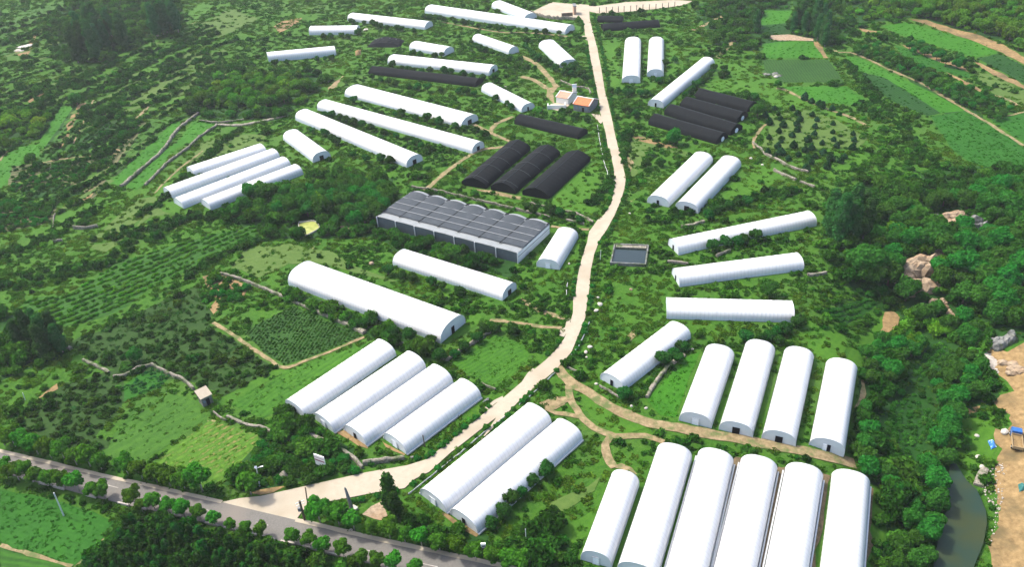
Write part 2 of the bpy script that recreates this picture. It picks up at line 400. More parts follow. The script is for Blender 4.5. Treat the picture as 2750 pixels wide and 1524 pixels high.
field('crop_field', 'A3 1780,880 2040,770 2300,760 2499,860 A4 150,880 500,1000 400,1040 0,1020 A3 2300,950 2100,960', 'lush', 'A3 1900,880 2400,950', 1.4, ex=False)
# left terraces
field('crop_field', 'A1 1750,1140 1640,1190 1400,1424 B1 1050,335 1180,350 1350,200 1560,0 A1 1640,1290 1740,1170', 'bright', 'B1 1080,330 1500,0', 1.4)
field('crop_field', 'A1 1860,1160 2060,1200 1900,1330 1700,1424 B1 1600,100 1400,330 1300,400 1210,370 1450,140 1600,0 A1 1720,1340', 'bright', 'B1 1250,370 1700,0', 1.4)
field('crop_field', 'P -10,400 52,370 100,362 B1 380,60 230,150 130,280 0,390 -40,440', 'bright', 'B1 20,350 300,20', 1.4)
field('crop_field', 'A1 600,1010 700,1020 640,1150 420,1424 340,1424 450,1250', 'bright', 'A1 380,1400 660,1020', 1.4)
field('crop_field', 'A1 720,1010 760,1000 620,1210 460,1424 425,1424 600,1180', 'dark', 'A1 440,1400 740,1010', 1.2, ex=False)
field('crop_field', 'A1 840,1000 1000,930 900,1120 640,1424 600,1424', 'rows', 'A1 620,1400 950,960', 2.6, ex=False)
field('crop_field', 'A1 1640,570 1780,510 1990,530 2020,580 1750,720 1600,870 1400,960 1330,930 1500,760', 'meadow', 'A1 1400,940 1950,560', 2.2, ex=False)
field('crop_field', 'A1 2000,600 2090,590 1900,770 1650,1000 1560,1050 1400,1060 1620,990', 'meadow', 'A1 1640,1000 2060,590', 1.4, ex=False)
field('crop_field', 'B1 850,930 1050,900 1300,770 1440,520 1560,470 1520,600 1350,720 1280,830 1000,1000', 'meadow', 'B1 900,960 1500,520', 2.0, ex=False)
field('crop_field', 'B2 250,900 500,960 680,980 900,1130 1100,1200 1330,1290 560,1100 300,1110 60,1080 0,1000', 'meadow', 'B2 100,1040 900,1150', 2.4, ex=False)
field('crop_field', 'B1 1500,480 1620,480 1780,590 2030,610 1880,650 1700,640 1560,600', 'lush', 'B1 1500,500 2000,620', 1.6, ex=False)
field('crop_field', 'B3 290,470 660,120 740,180 760,420 690,640 500,620 330,560', 'lush', 'B3 300,480 700,150', 1.6, ex=False)
field('crop_field', 'B3 1830,560 2150,230 2480,170 2499,300 2200,430 1950,560', 'lush', 'B3 1900,560 2300,250', 1.6, ex=False)
field('crop_field', 'C4 290,240 420,360 420,470 620,640 740,640 800,480 820,320 700,240 540,220', 'lush', 'C4 500,600 750,300', 1.6, ex=False)
field('crop_field', 'C4 860,700 780,620 900,420 1160,150 1180,250 1050,430 1010,540 1010,640 960,760', 'lush', 'C4 900,650 1150,200', 1.6, ex=False)
field('crop_field', 'A4 0,1120 400,1050 700,1150 1000,1330 900,1424 0,1424 A3 2300,1424 2400,1180', 'meadow', 'A4 0,1200 900,1300', 3.0, ex=False)
field('crop_field', 'C2 2030,120 2120,180 2080,260 1800,440 1760,430 1980,260', 'lush', 'C2 1800,420 2080,180', 1.4, ex=False)
field('crop_field', 'D3 280,820 640,660 760,560 700,700 400,900 250,1010', 'meadow', 'D3 300,930 740,600', 2.0, ex=False)

# ---- contour strips of the left hillside
STRIPS = []
for s, pr, rl in (('Q 430,510 500,510 560,560 470,650 400,720 265,805 195,805 300,660', 'rows', 'Q 230,800 470,530'), ('Q 500,600 560,610 545,700 500,785 285,805 410,715', 'dark', 'Q 300,800 540,600'), ('Q 690,620 740,610 640,760 545,870 505,885 590,750', 'orchard', 'Q 520,880 730,610'),
  ('Q 745,605 850,590 890,600 730,740 560,885 535,890 650,760', 'mid', 'Q 560,880 850,590'), ('Q 1010,720 1180,680 1340,675 1330,720 1130,790 960,855 945,830', 'meadow', 'Q 960,850 1300,680'), ('Q 775,975 890,870 960,860 880,940 850,985 900,1050 1050,1075 1060,1085 900,1092 790,1020', 'lush', 'Q 780,980 950,870'),
  ('Q 600,450 740,330 900,235 935,250 780,365 660,475', 'lush', 'Q 620,460 920,240'), ('Q 270,515 430,400 560,320 600,330 450,430 330,520', 'lush', 'Q 300,510 580,330'), ('Q 170,245 225,140 255,140 210,255', 'lush', 'Q 180,240 240,140'), ('Q 900,95 1000,20 1080,30 940,130', 'lush', 'Q 920,100 1050,20'),
  ('Q 990,130 1160,40 1300,95 1100,190', 'meadow', 'Q 1000,150 1250,60'), ('Q 60,840 280,815 480,800 450,870 390,930 110,955 40,940', 'orchard', 'Q 60,900 470,820'), ('Q 105,960 400,930 420,985 125,1000', 'dark', 'Q 110,980 410,950'), ('Q 0,1030 290,1050 250,1120 0,1175', 'orchard', 'Q 0,1100 250,1060'),
  ('Q 0,120 130,60 330,0 420,0 200,90 0,190', 'mid', 'Q 0,150 350,10'), ('Q 330,480 440,430 500,440 420,500', 'mid', 'Q 330,480 480,430'), ('Q 560,290 700,240 860,180 880,200 700,280 580,320', 'lush', 'Q 570,300 860,190'), ('Q 420,960 520,900 560,920 470,1000 420,1010', 'orchard', 'Q 430,1000 550,910'),
  ('Q 700,1000 780,990 860,1080 720,1100 560,1200 440,1230 560,1120', 'meadow', 'Q 480,1220 740,1020'), ('Q 290,1090 440,1020 520,1030 400,1110 310,1140', 'lush', 'Q 300,1120 500,1030'), ('Q 1240,1240 1330,1230 1450,1290 1500,1310 1300,1400 1220,1360 1160,1350', 'meadow', 'Q 1200,1350 1450,1300'),
  ('R 560,690 640,680 900,770 880,790 700,740 620,900 590,880', 'meadow', 'R 600,700 880,780'), ('R 990,560 1240,520 1180,420 1320,400 1560,520 1800,640 1700,620 1500,540 1300,520', 'lush', 'R 1000,540 1700,600'), ('R 1010,330 1060,310 1150,350 1250,390 1200,400 1080,380', 'lush', 'R 1010,330 1240,390'),
  ('R 440,200 530,200 540,420 500,440', 'lush', 'R 460,210 520,420'), ('R 770,220 840,230 850,330 780,420', 'lush', 'R 780,230 820,400'), ('R 1560,860 1720,760 1800,800 1620,900', 'lush', 'R 1580,870 1780,790'), ('R 1900,560 2020,600 2080,740 2000,720 1920,640', 'lush', 'R 1920,570 2050,720'),
  ('U 480,1100 620,1000 500,1200 300,1330 210,1260 350,1180', 'lush', 'U 230,1280 580,1030'), ('U 1800,1010 1900,1040 1980,1120 1960,1200 1850,1380 1790,1400', 'lush', 'U 1800,1380 1900,1050'), ('U 2230,680 2420,660 2440,830 2380,930 2290,930 2230,800', 'lush', 'U 2250,900 2400,680'), ('U 330,520 560,640 720,700 540,780 400,680', 'lush', 'U 350,540 680,720'),
  ('S 1120,575 1260,500 1400,425 1440,440 1300,520 1160,605', 'lush', 'S 1130,590 1400,435'), ('S 690,580 880,560 990,600 720,760 540,840 560,780', 'mid', 'S 560,830 960,600')):
    p_, a_ = field('field_strip', s, pr, rl, 2.0, 1.0, False); STRIPS.append((p_, a_, pr))

# ---- grassy terrace edges following the slope of the left hillside
TERR = []
def terraces():
    reg = np.array(gg('Q -150,150 420,20 900,40 1180,200 1080,420 1000,560 860,800 480,1000 0,1180 -150,1150')); a, b = flat((0, 320)), flat((512, 107)); u = (b-a)/np.linalg.norm(b-a); n = np.array([-u[1], u[0]]); r_ = random.Random(4)
    U = reg@u; V = reg@n; v = V.min()
    while v < V.max():
        v += r_.uniform(5, 9.5); uu = np.arange(U.min(), U.max(), 4.0); wob = 5.0*(fbm(uu, np.full(len(uu), v*3.1), 38.0, 2)-.5)*2; pts = [u*t+n*(v+w) for t, w in zip(uu, wob)]
        run = []
        for p in pts+[None]:
            ok = p is not None and in_poly(p[0:1], p[1:2], reg)[0] and not any(in_poly(p[0:1], p[1:2], e)[0] for e, _ in EXCL) and r_.random() > .06
            if ok: run.append(p)
            else:
                if len(run) > 4:
                    strip('terrace_edge', run, r_.uniform(1.4, 3.0), crop_mat(r_.choice(['lush', 'meadow', 'lush', 'mid']), .6, 1.2), .12, jit=.5); TERR.append([q-n*1.9 for q in run]); THIN.append(np.array([q-n*1.2 for q in run]+[q+n*1.2 for q in run[::-1]]))
                run = []
terraces()

# ---- bare earth
excl(patch('bare_soil', 'C4 2130,500 2200,480 2330,520 2499,430 2560,420 2640,560 D4 2640,1424 2640,1600 2200,1600 2190,1424 2200,1100 2240,850 2200,600 2230,450 2290,300 2150,180 2180,90 2320,130 2380,60 2340,0 C4 2360,1130 2200,1000 2270,930 2400,900 2330,800 2190,700 2160,580', 'soil', .05, 1.6))
patch('bare_soil', 'C4 1160,140 1240,130 1305,180 1285,270 1180,340 1070,430 1060,400 1150,290', 'soil')
patch('bare_soil', 'B1 1940,1230 2130,1200 2390,1330 2330,1424 C1 2300,20 2110,20 2060,0 B1 2040,1410', 'soil', ex=False)
patch('bare_soil', 'C1 2010,105 2070,30 2110,80 2090,120 2050,160', 'soil')
patch('bare_soil', 'C3 170,1010 330,950 450,955 420,1030 270,1110 200,1080', 'dirt', ex=False)
patch('bare_soil', 'D3 880,460 960,435 1060,480 1115,545 1040,520 900,480', 'dirt')
patch('bare_soil', 'D2 980,930 1060,850 1160,800 1225,960 1180,990 1090,965', 'rock')
patch('bare_soil', 'C1 350,980 450,900 540,830 560,880 440,940', 'soil')
patch('bare_soil', 'A1 830,985 755,1000 630,1205 650,1240 560,1424 590,1424 700,1220', 'soil')
patch('bare_soil', 'A2 800,720 730,770 650,840 640,860 730,845 740,800', 'dirt')
patch('bare_soil', 'A3 340,830 390,820 330,860 300,900 320,1000 240,930 240,850', 'dirt')
patch('bare_soil', 'A1 520,800 420,880 270,970 280,990 380,930 460,870', 'soil')
patch('bare_soil', 'B1 910,380 860,390 790,480 770,510 880,460', 'soil')
patch('bare_soil', 'B1 1110,0 1160,10 990,250 970,270 1060,120', 'dirt', ex=False)
patch('bare_soil', 'A1 140,510 240,430 330,330 370,310 300,470 230,570 190,540', 'soil', ex=False)
patch('bare_soil', 'A4 480,400 515,395 570,470 625,560 570,555', 'soil')
patch('bare_soil', 'A4 1400,180 1560,190 1800,270 2050,330 2300,430 2540,570 2540,640 2250,490 1950,370 1650,270', 'soil')
patch('bare_soil', 'A4 1280,410 1500,480 1700,560 1950,650 1970,690 1650,580 1400,470', 'soil')
patch('bare_soil', 'A4 2000,575 2250,690 2540,830 2540,870 2200,720', 'soil')
patch('bare_soil', 'A4 1750,690 1900,760 2120,880 2100,900 1880,780', 'soil')
patch('bare_soil', 'A4 910,270 1090,300 1080,330 950,300', 'soil')
patch('bare_soil', 'A4 60,340 240,330 480,370 480,392 100,385', 'rock')
patch('bare_soil', 'B4 1720,700 1770,610 1900,600 1910,680 1820,770 1720,750', 'rock')
patch('bare_soil', 'C4 1800,1150 1870,1080 1990,1060 2075,1040 2060,1090 1850,1180', 'soil')
patch('bare_soil', 'D2 0,690 250,650 120,720 0,740 D1 2400,720', 'soil')
patch('bare_soil', 'D2 1690,890 1800,930 2090,1120 2070,1140 1850,1020', 'soil')
patch('bare_soil', 'D2 720,140 800,120 1020,270 1030,300 860,220', 'soil')
patch('bare_soil', 'D2 1170,220 1190,240 1390,350 1380,360 1200,280', 'soil')
patch('bare_soil', 'D3 2030,410 2050,380 2120,385 2090,440 1780,1480 1720,1480', 'brownsoil')
patch('bare_soil', 'D3 2460,470 2510,480 2490,620 2300,1500 2230,1500', 'brownsoil')
patch('bare_soil', 'D4 130,500 215,470 190,560 0,1300 -60,1500 -120,1500', 'brownsoil')
patch('bare_soil', 'D4 560,530 650,560 620,620 500,1500 430,1500', 'brownsoil')
patch('bare_soil', 'D4 985,640 1055,680 1050,900 990,1500 930,1500 1000,800', 'brownsoil')
patch('bare_soil', 'C3 1020,370 1100,290 1130,330 1050,420', 'dirt', ex=False)
patch('bare_soil', 'B3 860,80 1000,60 1080,130 1050,280 960,120', 'dirt', ex=False)
patch('bare_soil', 'A3 1020,1290 1300,1350 1540,1424 1400,1424 1150,1360', 'soil', ex=False)
patch('bare_soil', 'A3 280,1000 420,970 470,1000 400,1070 290,1050', 'concrete')
patch('bare_soil', 'B2 1900,360 2200,400 2499,460 2490,490 2200,430', 'dirt', ex=False)
patch('bare_soil', 'C2 2499,0 C3 0,10 200,120 430,200 400,215 180,150 0,60', 'dirt', ex=False)
patch('bare_soil', 'A2 120,260 190,210 400,170 340,230 180,320', 'soil', ex=False)

# ---- tracks
track('dirt_track', 'C3 345,670 480,820 700,950 900,1070 1150,1180 1500,1255 1900,1330 2300,1400 D4 100,260 400,320 620,375 800,415 880,440', 2.7, 'dirt')
track('dirt_track', 'C3 460,850 475,980 560,1130 700,1250 900,1325 1180,1335 1370,1390', 1.6, 'dirt')
track('dirt_track', 'D3 870,170 810,260 830,380 890,480', 1.5, 'dirt')
track('dirt_track', 'C3 450,980 330,1040 280,1090 420,1120 560,1150', 1.3, 'dirt')
track('dirt_track', 'B2 1575,400 1890,140 2110,15 A2 2420,1390 2230,1290 2040,1195', 1.9, 'dirt')
track('dirt_track', 'A2 2200,1270 2260,1190 2420,1120', 2.0, 'dirt')
track('dirt_track', 'A3 0,540 150,620 280,760 335,835', 2.4, 'dirt')
track('dirt_track', 'A3 0,735 120,770 250,850', 2.4, 'dirt')
track('dirt_track', 'C2 2200,215 2499,250 C3 200,285 390,295', 1.2, 'dirt')
track('dirt_track', 'B3 285,745 450,765 650,775', 1.2, 'dirt')
track('dirt_track', 'C1 2040,245 2280,390 2499,540 C2 110,610 230,675 600,545 1000,380', 1.1, 'dirt')
track('dirt_track', 'D1 725,1440 900,1270 1065,1105', 1.0, 'dirt')
track('dirt_track', 'D1 0,1222 280,1308 480,1370 690,1430', .8, 'dirt')
track('dirt_track', 'A4 690,480 710,503 830,505 960,550 1200,665 1500,795 1800,970 1950,1062 2200,1210 2499,1400', 1.5, 'dirt')
track('dirt_track', 'A4 2200,1135 2350,1110 2499,1075', 1.0, 'dirt')
track('dirt_track', 'A4 2480,1050 2350,960 2100,880', 1.2, 'dirt', ex=False)
track('dirt_track', 'A4 120,850 220,870 400,960 620,1050 850,1130 1010,1220', 1.6, 'dirt', ex=False)
track('dirt_track', 'A3 2370,1170 2280,1260 2220,1370 2240,1424', 1.0, 'dirt')
track('dirt_track', 'A3 2050,390 1960,470 1880,560', 2.4, 'dirt', ex=False)
track('dirt_track', 'A3 1640,290 1800,220 1960,140', 2.4, 'dirt', ex=False)
track('dirt_track', 'A3 0,310 200,325 440,350', 1.6, 'dirt')
track('dirt_track', 'A2 1740,210 2000,260 2300,310 2499,310', 1.6, 'dirt')
track('dirt_track', 'B1 0,120 60,30 110,0', .8, 'dirt')
track('dirt_track', 'B1 340,150 600,100 950,65', .9, 'dirt')
track('dirt_track', 'B1 1480,430 1700,210 1950,20', .7, 'dirt')
track('dirt_track', 'A1 1170,1310 1240,1220 1340,1110 1440,1010', 1.4, 'dirt', ex=False)
track('dirt_track', 'A1 700,1380 800,1170 900,960', .8, 'dirt', ex=False)
track('dirt_track', 'C4 900,1080 950,980 960,860 940,780', 1.0, 'dirt')
track('dirt_track', 'A4 780,590 900,700 960,760 900,720', .8, 'rock', ex=False)

# ---- cream concrete lane and its apron, yards at the top
LANE_L = 'A3 555,40 545,140 600,220 610,330 640,400 662,560 692,700 720,850 745,960 755,1080 802,1250 832,1424 B3 850,0 888,200 893,380 862,530 790,640 728,690 650,800 632,900 580,1060 540,1230 515,1424 C3 497,0 495,150 465,260 410,400 340,500 240,600 130,690 0,820 C2 2330,965 2090,1160 1780,1424 D2 2090,0 1850,200 1600,400 1400,460 1000,530 600,620 200,710 0,755 D1 2300,775 2130,812'
LANE_R = 'D1 2300,862 2499,905 D2 0,915 200,955 340,985 D2 400,900 460,842 570,820 850,770 1150,710 1380,680 1480,590 1620,520 1830,330 2000,200 2260,0 C2 2090,1400 2499,975 C3 150,850 330,700 480,530 550,360 612,200 640,0 B3 645,1424 665,1180 700,1010 750,880 820,780 890,650 955,500 990,380 1000,280 965,130 940,0 A3 930,1424 900,1300 870,1150 835,1000 800,870 770,680 730,470 690,320 655,180 650,50'
lane = gg(LANE_L)+gg(LANE_R)
def subdivide(pts, step=3.0):
    out = []
    for a, b in zip(pts, pts[1:]+pts[:1]):
        k = max(1, int(np.linalg.norm(b-a)/step)); out += [a+(b-a)*j/k for j in range(k)]
    return out
sheet('concrete_lane', lane, M['concrete'], .20, 'cream concrete lane running up through the greenhouses', 'lane', .10); excl(lane)
yard = gg('A3 90,120 300,20 500,40 650,60 640,130 545,150 520,185 250,165')
sheet('yard', yard, M['concrete'], .12, None, None, .4); excl(yard)
yard = gg('A3 560,55 700,60 1000,20 1450,0 1640,10 1560,50 1200,95 1000,115 740,130 650,110')
sheet('yard', yard, M['concrete'], .13, None, None, .5); excl(yard)
pad = gg('C3 440,205 475,200 460,300 410,380 370,370 370,320 420,290'); sheet('lane_pad', pad, M['concrete'], .17, None, None, .3)
pad = gg('C3 60,730 110,685 150,695 90,760 0,820'); sheet('lane_pad', pad, M['concrete'], .17, None, None, .3)
pad = gg('C2 2240,990 2320,950 2330,980 2250,1020 2180,1080 2150,1060'); sheet('lane_pad', pad, M['concrete'], .17, None, None, .3)
pad = gg('A3 670,1095 750,1100 790,1160 760,1190'); sheet('lane_pad', pad, M['concrete'], .17, None, None, .2)
pad = gg('A3 580,345 640,340 650,390 620,385'); sheet('lane_pad', pad, M['concrete'], .17, None, None, .2)

# ---- asphalt road with kerbs and worn centre dashes
RT = gg('P -60,1124 D1 0,322 500,440 1000,560 1500,668 2130,815 2499,905 D2 340,985 1000,1140 1700,1292 2350,1432 2700,1505')
RB = gg('P -60,1178 D1 0,525 370,625 780,733 1280,855 1700,945 2100,1045 2499,1140 D2 150,1178 450,1248 800,1343 1150,1432 1500,1520 1700,1570')
road = RT+RB[::-1]
sheet('asphalt_road', road, M['asphalt'], .22, 'grey asphalt road along the bottom left', 'road', 0); excl(road)
strip('road_shoulder', RT[:6], .9, M['concrete'], .28, jit=.12); strip('road_shoulder', RT[7:], 1.0, M['concrete'], .28, jit=.15)
cen = [(a+b)/2 for a, b in zip([RT[0], RT[2], RT[4], RT[5], RT[7], RT[8], RT[9], RT[10]], [RB[0], RB[3], RB[5], RB[6], RB[8], RB[10], RB[11], RB[12]])]
cl = smooth_line(gg('D1 1040,652 1220,700 1950,882 D2 165,1062 245,1082 640,1182 715,1201 1012,1276 1080,1293 1400,1372 1700,1440'), 1.0)
i = 0
while i+3 < len(cl):
    strip('road_marking', cl[i:i+4], .20, M['line'], .27, jit=.06, ncross=1); i += 11
kerbline = smooth_line([p+(b-p)*0.0 for p, b in zip(RB, RB)], 1.0)
rk = random.Random(5); i = 12
while i+4 < len(kerbline):
    seg = kerbline[i:i+4]
    if rk.random() < .8:
        mb = MB(); a, b = seg[0], seg[-1]; d = b-a; c = (a+b)/2; mb.box((c[0], c[1], hz(*c)+.28), (np.linalg.norm(d)*.93, .32, .5), math.atan2(d[1], d[0]))
        o = mb.obj('kerb', M['kerb']); o['kind'] = 'structure'
    i += 4

# ---- stream in the gully
WZ = float(H(*GULLY[2]))+.55
wpts = [flat(p, WZ) for p in pp('D4 1800,420 1850,440 1950,600 2050,690 2135,890 2145,1010 2110,1200 2020,1424 1980,1600 1600,1600 1650,1300 1690,1100 1760,880 1730,760 1770,560')]
mw, nt, out = newmat('stream_water'); tc = N(nt, 'ShaderNodeTexCoord').outputs['Object']; nn = noise_node(nt, tc, 1.5, 4, .6)
mud = ramp(nt, noise_node(nt, tc, .09, 3, .5), [(.4, (.012, .034, .026)), (.65, (.030, .040, .014))])
princ(nt, out, mud, .3, .18, nn, .06, .05)
mb = MB(); mb.add([(p[0], p[1], WZ) for p in wpts], [tuple(range(len(wpts)))]); me = mb.mesh('stream'); 
tag(put('stream', me, mw), None, None, None, 'structure'); excl(wpts)
# ================================================================== GREENHOUSES
def arch(w, h, n=18, ex=2.5, wall=0.0):
    """hoop profile across local Y: straight feet, rounded top"""
    P = [(-w/2, 0.0)]
    for k in range(n+1):
        t = math.pi*(1-k/n); c, s = math.cos(t), math.sin(t)
        P.append((w/2*math.copysign(abs(c)**(2/ex), c), wall+(h-wall)*abs(s)**(2/2.1)))
    P.append((w/2, 0.0)); return P
def gable(w, h, n=4):
    return [(-w/2, 0), (-w/2, h*.42), (-w*.40, h*.62), (-w*.22, h*.86), (0, h), (w*.22, h*.86), (w*.40, h*.62), (w/2, h*.42), (w/2, 0)]
HOUSES = {}
def house(label, other, near, far, group, style='white', h=None, width=None, door='none', gutter=False, closer=0, cat='greenhouse'):
    """other/near: feet of the end wall, near/far: feet of the long side seen"""
    A = g(pp(other)[0]) if other else None; B = g(pp(near)[0]); C = g(pp(far)[0])
    u = C-B; L = np.linalg.norm(u); u = u/L; n = np.array([-u[1], u[0]])
    if width is not None and A is None: side = 1 if closer >= 0 else -1; w = width
    else:
        k = (A-B)@n; side = 1 if k > 0 else -1; w = abs(k)*(.95 if style == 'white' else 1.0) if width is None else width
    p0 = B+n*side*w/2; p1 = p0+u*L
    z0, z1 = hz(*p0), hz(*p1)
    if h is None: h = .46*w
    ax = math.atan2(u[1], u[0]); slope = (z1-z0)/L
    name = 'greenhouse'
    r = root(name, p0[0], p0[1], z0, label, cat, group, ax)
    prof = arch(w, h, wall=.22*h) if style == 'white' else gable(w, h)
    step = 1.25; ns = max(2, int(L/step)); sk = -.6
    # cover: hoops stand a little proud of the film between them
    V = []; F = []; m = len(prof)
    for i in range(ns*2+1):
        x = L*i/(ns*2); b = 0 if i % 2 == 0 else -.035
        wob = .03*math.sin(i*1.7+L)
        for j, (y, z) in enumerate(prof):
            s = 1+b/(w/2); V.append((x, y*s, (z*(1+b/h)+wob*(z/h) if z > 0 else sk)+slope*x))
    for i in range(ns*2):
        for j in range(m-1): a = i*m+j; F.append((a, a+1, a+m+1, a+m))
    mb = MB().add(V, F)
    cov = {'white': 'film', 'black': 'net'}[style]
    mb.obj('cover', M[cov], r, True)
    # hoops' end arches (steel rim) and end walls
    for x, inx, nm in ((0.0, .06, 'end_wall'), (L, -.06, 'end_wall')):
        zb = slope*x; v = [(x+inx, y*.985, (z*.985 if z > 0 else sk)+zb) for y, z in prof]
        f = [tuple(range(len(v)))]
        MB().add(v, f).obj(nm, M['film_end' if style == 'white' else 'net_dark'], r)
        rim = MB()
        for (ya, za), (yb, zb2) in zip(prof[:-1], prof[1:]):
            rim.tube((x, ya, max(za, sk)+zb), (x, yb, max(zb2, sk)+zb), .06, n=5)
        if style == 'white': rim.obj('end_arch', M['steel'], r)
    # roll-up side vents: a strip of thinner film low on each long side
    if style == 'white':
        for s in (-1, 1):
            zz = .30*h; v = []
            for i in range(ns+1):
                x = L*i/ns; v += [(x, s*(w/2+.05), sk+slope*x), (x, s*(w/2+.05), zz+slope*x)]
            MB().add(v, [(2*i, 2*i+2, 2*i+3, 2*i+1) for i in range(ns)]).obj('side_vent', M['film_strip'], r)
            if gutter:
                mb = MB(); mb.box((L/2, s*(w/2+.28), .22), (L, .30, .34)); v = [(a, b, c+slope*a) for a, b, c in mb.v]
                MB().add(v, mb.f).obj('gutter', M['gutter'], r)
    # doors on the end that is seen
    dh = .52*h
    def panel(y0, y1, hh, mat, nm, x=-.03):
        return MB().box((x, (y0+y1)/2, hh/2-.1), (.09, y1-y0, hh+.2)).obj(nm, M[mat], r)
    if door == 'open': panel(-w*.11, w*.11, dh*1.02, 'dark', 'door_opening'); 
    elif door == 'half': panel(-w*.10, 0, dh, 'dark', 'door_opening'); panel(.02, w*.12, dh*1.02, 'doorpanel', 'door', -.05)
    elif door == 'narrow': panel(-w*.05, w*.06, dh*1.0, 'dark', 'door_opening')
    elif door == 'closed':
        panel(-w*.10, w*.10, dh, 'doorpanel', 'door')
        mb = MB()
        for y in (-w*.11, w*.11): mb.box((-.08, y, dh/2), (.1, .1, dh+.3))
        mb.box((-.08, 0, dh+.15), (.1, w*.22, .1)); mb.obj('door_frame', M['steel'], r)
    elif door == 'whiteoval':
        pts = [(w*.13*math.cos(t*math.pi/8), dh*.5+dh*.55*math.sin(t*math.pi/8)) for t in range(16)]
        v = [(-.04, y, z) for y, z in pts]+[(-.10, y, z) for y, z in pts]
        MB().add(v, [tuple(range(15, -1, -1)), tuple(range(16, 32))]+[(i, (i+1)%16, 16+(i+1)%16, 16+i) for i in range(16)]).obj('door', M['doorpanel'], r)
    if style == 'black':
        mb = MB(); mb.tube((0, 0, h+.04), (L, 0, h+.04+slope*L), .07, n=5); mb.obj('ridge_rope', M['net_grey'], r)
        if gutter:
            k = 0
            for fx in (.06, .33, .52, .78):
                mb = MB()
                for (ya, za), (yb, zb2) in zip(prof[1:-2], prof[2:-1]):
                    mb.tube((L*fx, ya*1.01, za+.04+slope*L*fx), (L*fx, yb*1.01, zb2+.04+slope*L*fx), .05, n=5)
                mb.obj('hold_down_rope', M['tie'], r)
    fp = [p0-n*(w/2+.3)-u*.3, p0+n*(w/2+.3)-u*.3, p1+n*(w/2+.3)+u*.3, p1-n*(w/2+.3)+u*.3]
    excl(fp)
    return dict(p0=p0, p1=p1, u=u, n=n, w=w, L=L, h=h, side=side)

g6 = 'six large white tunnels at the bottom right'
hs = []
house('white arched greenhouse with blue-grey end, shortest and leftmost of the six at bottom right', 'D3 548,1380', 'D3 862,1445', 'D3 1128,655', g6, h=3.5, door='closed')
W6 = 7.25
def g6far(lab, near, far, gut): house(lab, None, near, far, g6, width=W6, h=3.5, closer=1, gutter=gut, door='closed')
g6far('long white arched greenhouse beside the shortest one, second of the six at bottom right', 'D3 1300,1570', 'D3 1632,405', False)
g6far('long white arched greenhouse with green gap left and brown strip right, bottom right', 'D3 1749,1680', 'D3 2030,455', True)
g6far('long white arched greenhouse between two brown soil strips, fourth of the six at bottom right', 'D4 -111,1720', 'D4 128,525', True)
g6far('long white arched greenhouse between brown soil strips, second from right at bottom', 'D4 389,1740', 'D4 563,615', True)
g6far('white arched greenhouse nearest the stream, rightmost of the six at bottom right', 'D4 920,1760', 'D4 1000,715', True)
g4 = 'four white tunnels beside the dirt track on the right'
house('white arched greenhouse with closed grey end door, leftmost of four above the dirt track', 'C3 1490,1195', 'C3 1820,1258', 'C3 2038,590', g4, h=3.4, door='closed')
house('white arched greenhouse with wide dark open doorway, second of four above the dirt track', 'C3 1875,1275', 'C3 2215,1348', 'C3 2428,545', g4, h=3.4, door='open')
house('white arched greenhouse with dark open doorway, third of four above the dirt track', 'C3 2285,1358', 'D4 305,278', 'C4 478,612', g4, h=3.4, door='open')
house('white arched greenhouse with half open door, rightmost of four beside the wooded gully', 'D4 408,312', 'D4 765,390', 'C4 885,765', g4, h=3.4, door='half')
house('white ribbed greenhouse lying diagonally above the dirt track with trees along its lower side', 'C3 748,778', 'C3 978,905', 'C3 1622,392', None, h=3.1, door='narrow')
gr = 'three white tunnels lying crosswise on the right'
house('white ribbed greenhouse lying level across the slope, lowest of three crosswise ones', None, 'C3 1393,203', 'C4 290,240', gr, width=7.0, h=3.2, closer=1)
house('white ribbed greenhouse slightly tilted, middle of three crosswise ones on the right', 'B3 1450,1195', 'B3 1515,1328', 'B4 385,1170', gr, h=3.2, door='narrow')
house('white ribbed greenhouse tilted up to the poplars, uppermost of three crosswise ones right', 'B3 1412,915', 'B3 1505,1022', 'B4 507,742', gr, h=3.2, door='narrow')
gp = 'pair of white tunnels right of the lane'
house('white greenhouse with narrow dark door, left one of the pair right of the lane', 'B3 1188,522', 'B3 1412,562', 'B3 1835,130', gp, h=3.3, door='narrow')
house('white greenhouse with square dark doorway, right one of the pair right of the lane', 'B3 1462,573', 'B3 1692,622', 'B3 2105,170', gp, h=3.3, door='open')
house('long white greenhouse running diagonally behind the four black net tunnels', 'A3 1198,1022', 'A3 1362,1037', 'A3 1852,622', None, h=3.3, door='narrow')
gu = 'two upright white tunnels near the top right of the lane'
house('white greenhouse standing lengthwise, left one of the two near the top', 'A3 955,802', 'A3 1140,797', 'A3 1148,420', gu, h=3.6, door='closed')
house('shorter white greenhouse standing lengthwise, right one of the two near the top', 'A3 1195,740', 'A3 1365,737', 'A3 1368,420', gu, h=3.6, door='closed')
house('short white greenhouse between the shade net hall and the lane', 'B3 135,1132', 'B3 365,1163', 'B3 545,855', None, h=3.2, door='closed')
gl = 'four white tunnels left of the lane'
house('white greenhouse beside the striped field, leftmost of four left of the lane', 'C2 235,1032', 'C2 430,1163', 'C2 1300,560', gl, h=3.0, door='narrow')
house('white greenhouse with pale gutter, second of four left of the lane', 'C2 497,1168', 'C2 705,1303', 'C2 1586,685', gl, h=3.1, door='closed', gutter=True)
house('white greenhouse with orange soil at its foot, third of four left of the lane', 'C2 803,1272', 'C2 1015,1428', 'C2 1843,820', gl, h=3.1, door='narrow', gutter=True)
house('white greenhouse nearest the cream lane with a pole in front, fourth of four', 'D2 1183,190', 'D2 1400,353', 'C2 2115,965', gl, h=3.1, door='closed', gutter=True)
gf = 'pair of white tunnels between the lane and the six big ones'
